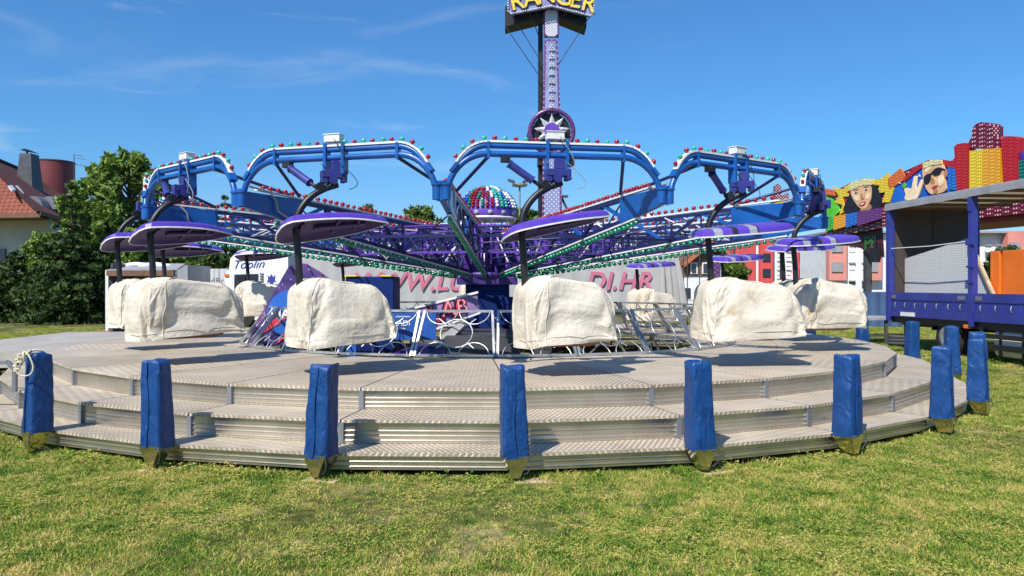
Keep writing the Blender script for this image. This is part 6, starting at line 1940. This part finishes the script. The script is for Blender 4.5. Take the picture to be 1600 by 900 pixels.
tree('spruce_tree', 'dark spruce with pointed top before the tiled house', 112, 34, 284, 1.75, M['leaf_dark'], 5, 'conifer', 17000, .11, base=.02)
tree('spruce_tree', 'dark spreading conifer at the left picture edge below the house wall', 24, 36, 392, 2.6, M['leaf_dark'], 7, 'conifer', 14000, .12, base=.02)
tree('leafy_tree', 'bright leafy bush growing between the dark spruces at the left', 70, 37, 362, 1.3, M['leaf_pine'], 9, 'round', 7000, .13, base=.12)
tree('spruce_tree', 'dark low spruce at the far left beyond the lawn, lower than its neighbours', -30, 36, 398, 2.4, M['leaf_dark'], 11, 'conifer', 8000, .15, base=.02)
tree('pine_tree', 'light green pine left of the tallest one, its top a little lower', 158, 40, 258, 1.9, M['leaf_pine'], 33, 'pine', 10000, .15, base=.15)
tree('leafy_tree', 'dense green tree directly behind the leftmost gondola canopies', 232, 41, 345, 2.0, M['leaf_pine'], 13, 'round', 9000, .16, base=.06)
tree('spruce_tree', 'dark spruce behind the wooden booth', 172, 39, 372, 2.0, M['leaf_dark'], 15, 'conifer', 9000, .15, base=.02)
tree('spruce_tree', 'small pointed spruce showing between the two left arches', 352, 52, 303, 1.9, M['leaf_dark'], 17, 'conifer', 6000, .15, base=.1)
tree('leafy_tree', 'sunlit light green tree over the trailer left of the hub', 652, 60, 319, 2.2, M['leaf_light'], 19, 'round', 6000, .2)
tree('leafy_tree', 'light green treetop showing above the canopy left of the middle', 571, 64, 319, 1.5, M['leaf_light'], 21, 'round', 4000, .2)
tree('leafy_tree', 'light green tree right behind the hub dome', 826, 62, 316, 2.0, M['leaf_light'], 23, 'round', 5000, .2)
tree('leafy_tree', 'dark green tree behind the white lorry cab', 318, 46, 398, 2.4, M['leaf_mid'], 25, 'round', 7000, .17, base=.05)
tree('leafy_tree', 'dark green tree beside the box trailer', 268, 45, 392, 2.4, M['leaf_mid'], 27, 'round', 7000, .17, base=.05)
tree('leafy_tree', 'round yellowish bush before the red and white flats', 1146, 52, 404, 1.1, M['leaf_light'], 29, 'round', 3500, .14, base=.1)
tree('leafy_tree', 'small green tree seen through the open lorry side', 1572, 45, 380, 1.3, M['leaf_mid'], 31, 'round', 3500, .16, base=.1)
for k, (px, Y, py) in enumerate(((-120, 60, 330), (420, 75, 372), (500, 80, 378), (740, 85, 372), (900, 80, 370), (980, 85, 374), (1050, 90, 385), (1720, 70, 340))):
    tree('leafy_tree', ['green tree beyond the house, outermost at the left', 'distant tree behind the trailer, leftmost of the far row', 'distant tree behind the trailer, second of the far row', 'distant tree behind the hub column', 'distant tree behind the pendulum ride', 'distant tree behind the trailer\'s right part', 'distant tree behind the brown house', 'distant tree beyond the lorry, outermost at the right'][k], px, Y, py, 3.6, M['leaf_mid'], 40 + k, 'round', 3500, .32, base=.05)
# the far belt of trees all round the horizon: one mass nobody could count
belt = bpy.data.objects.new('treeline_root', None)
cs, rs, ct_ = [], [], []
rnd = random.Random(91)
for k in range(330):
    x = -230 + 460 * k / 329 + rnd.uniform(-1, 1); y = 165 + rnd.uniform(-8, 8) + abs(x) * .1
    hgt = 5.5 + 2.5 * math.sin(k * .37) + rnd.uniform(-1.2, 1.2)
    for z in (.3, .62, .9):
        cs.append((x + rnd.uniform(-1, 1), y, hgt * z)); rs.append((2.1, 2.1, 1.7)); ct_.append(26)
tl = leaf_cloud('treeline', cs, rs, ct_, .75, M['leaf_mid'], belt, 5)
tl.parent = None; bpy.data.objects.remove(belt)
tl['kind'] = 'stuff'
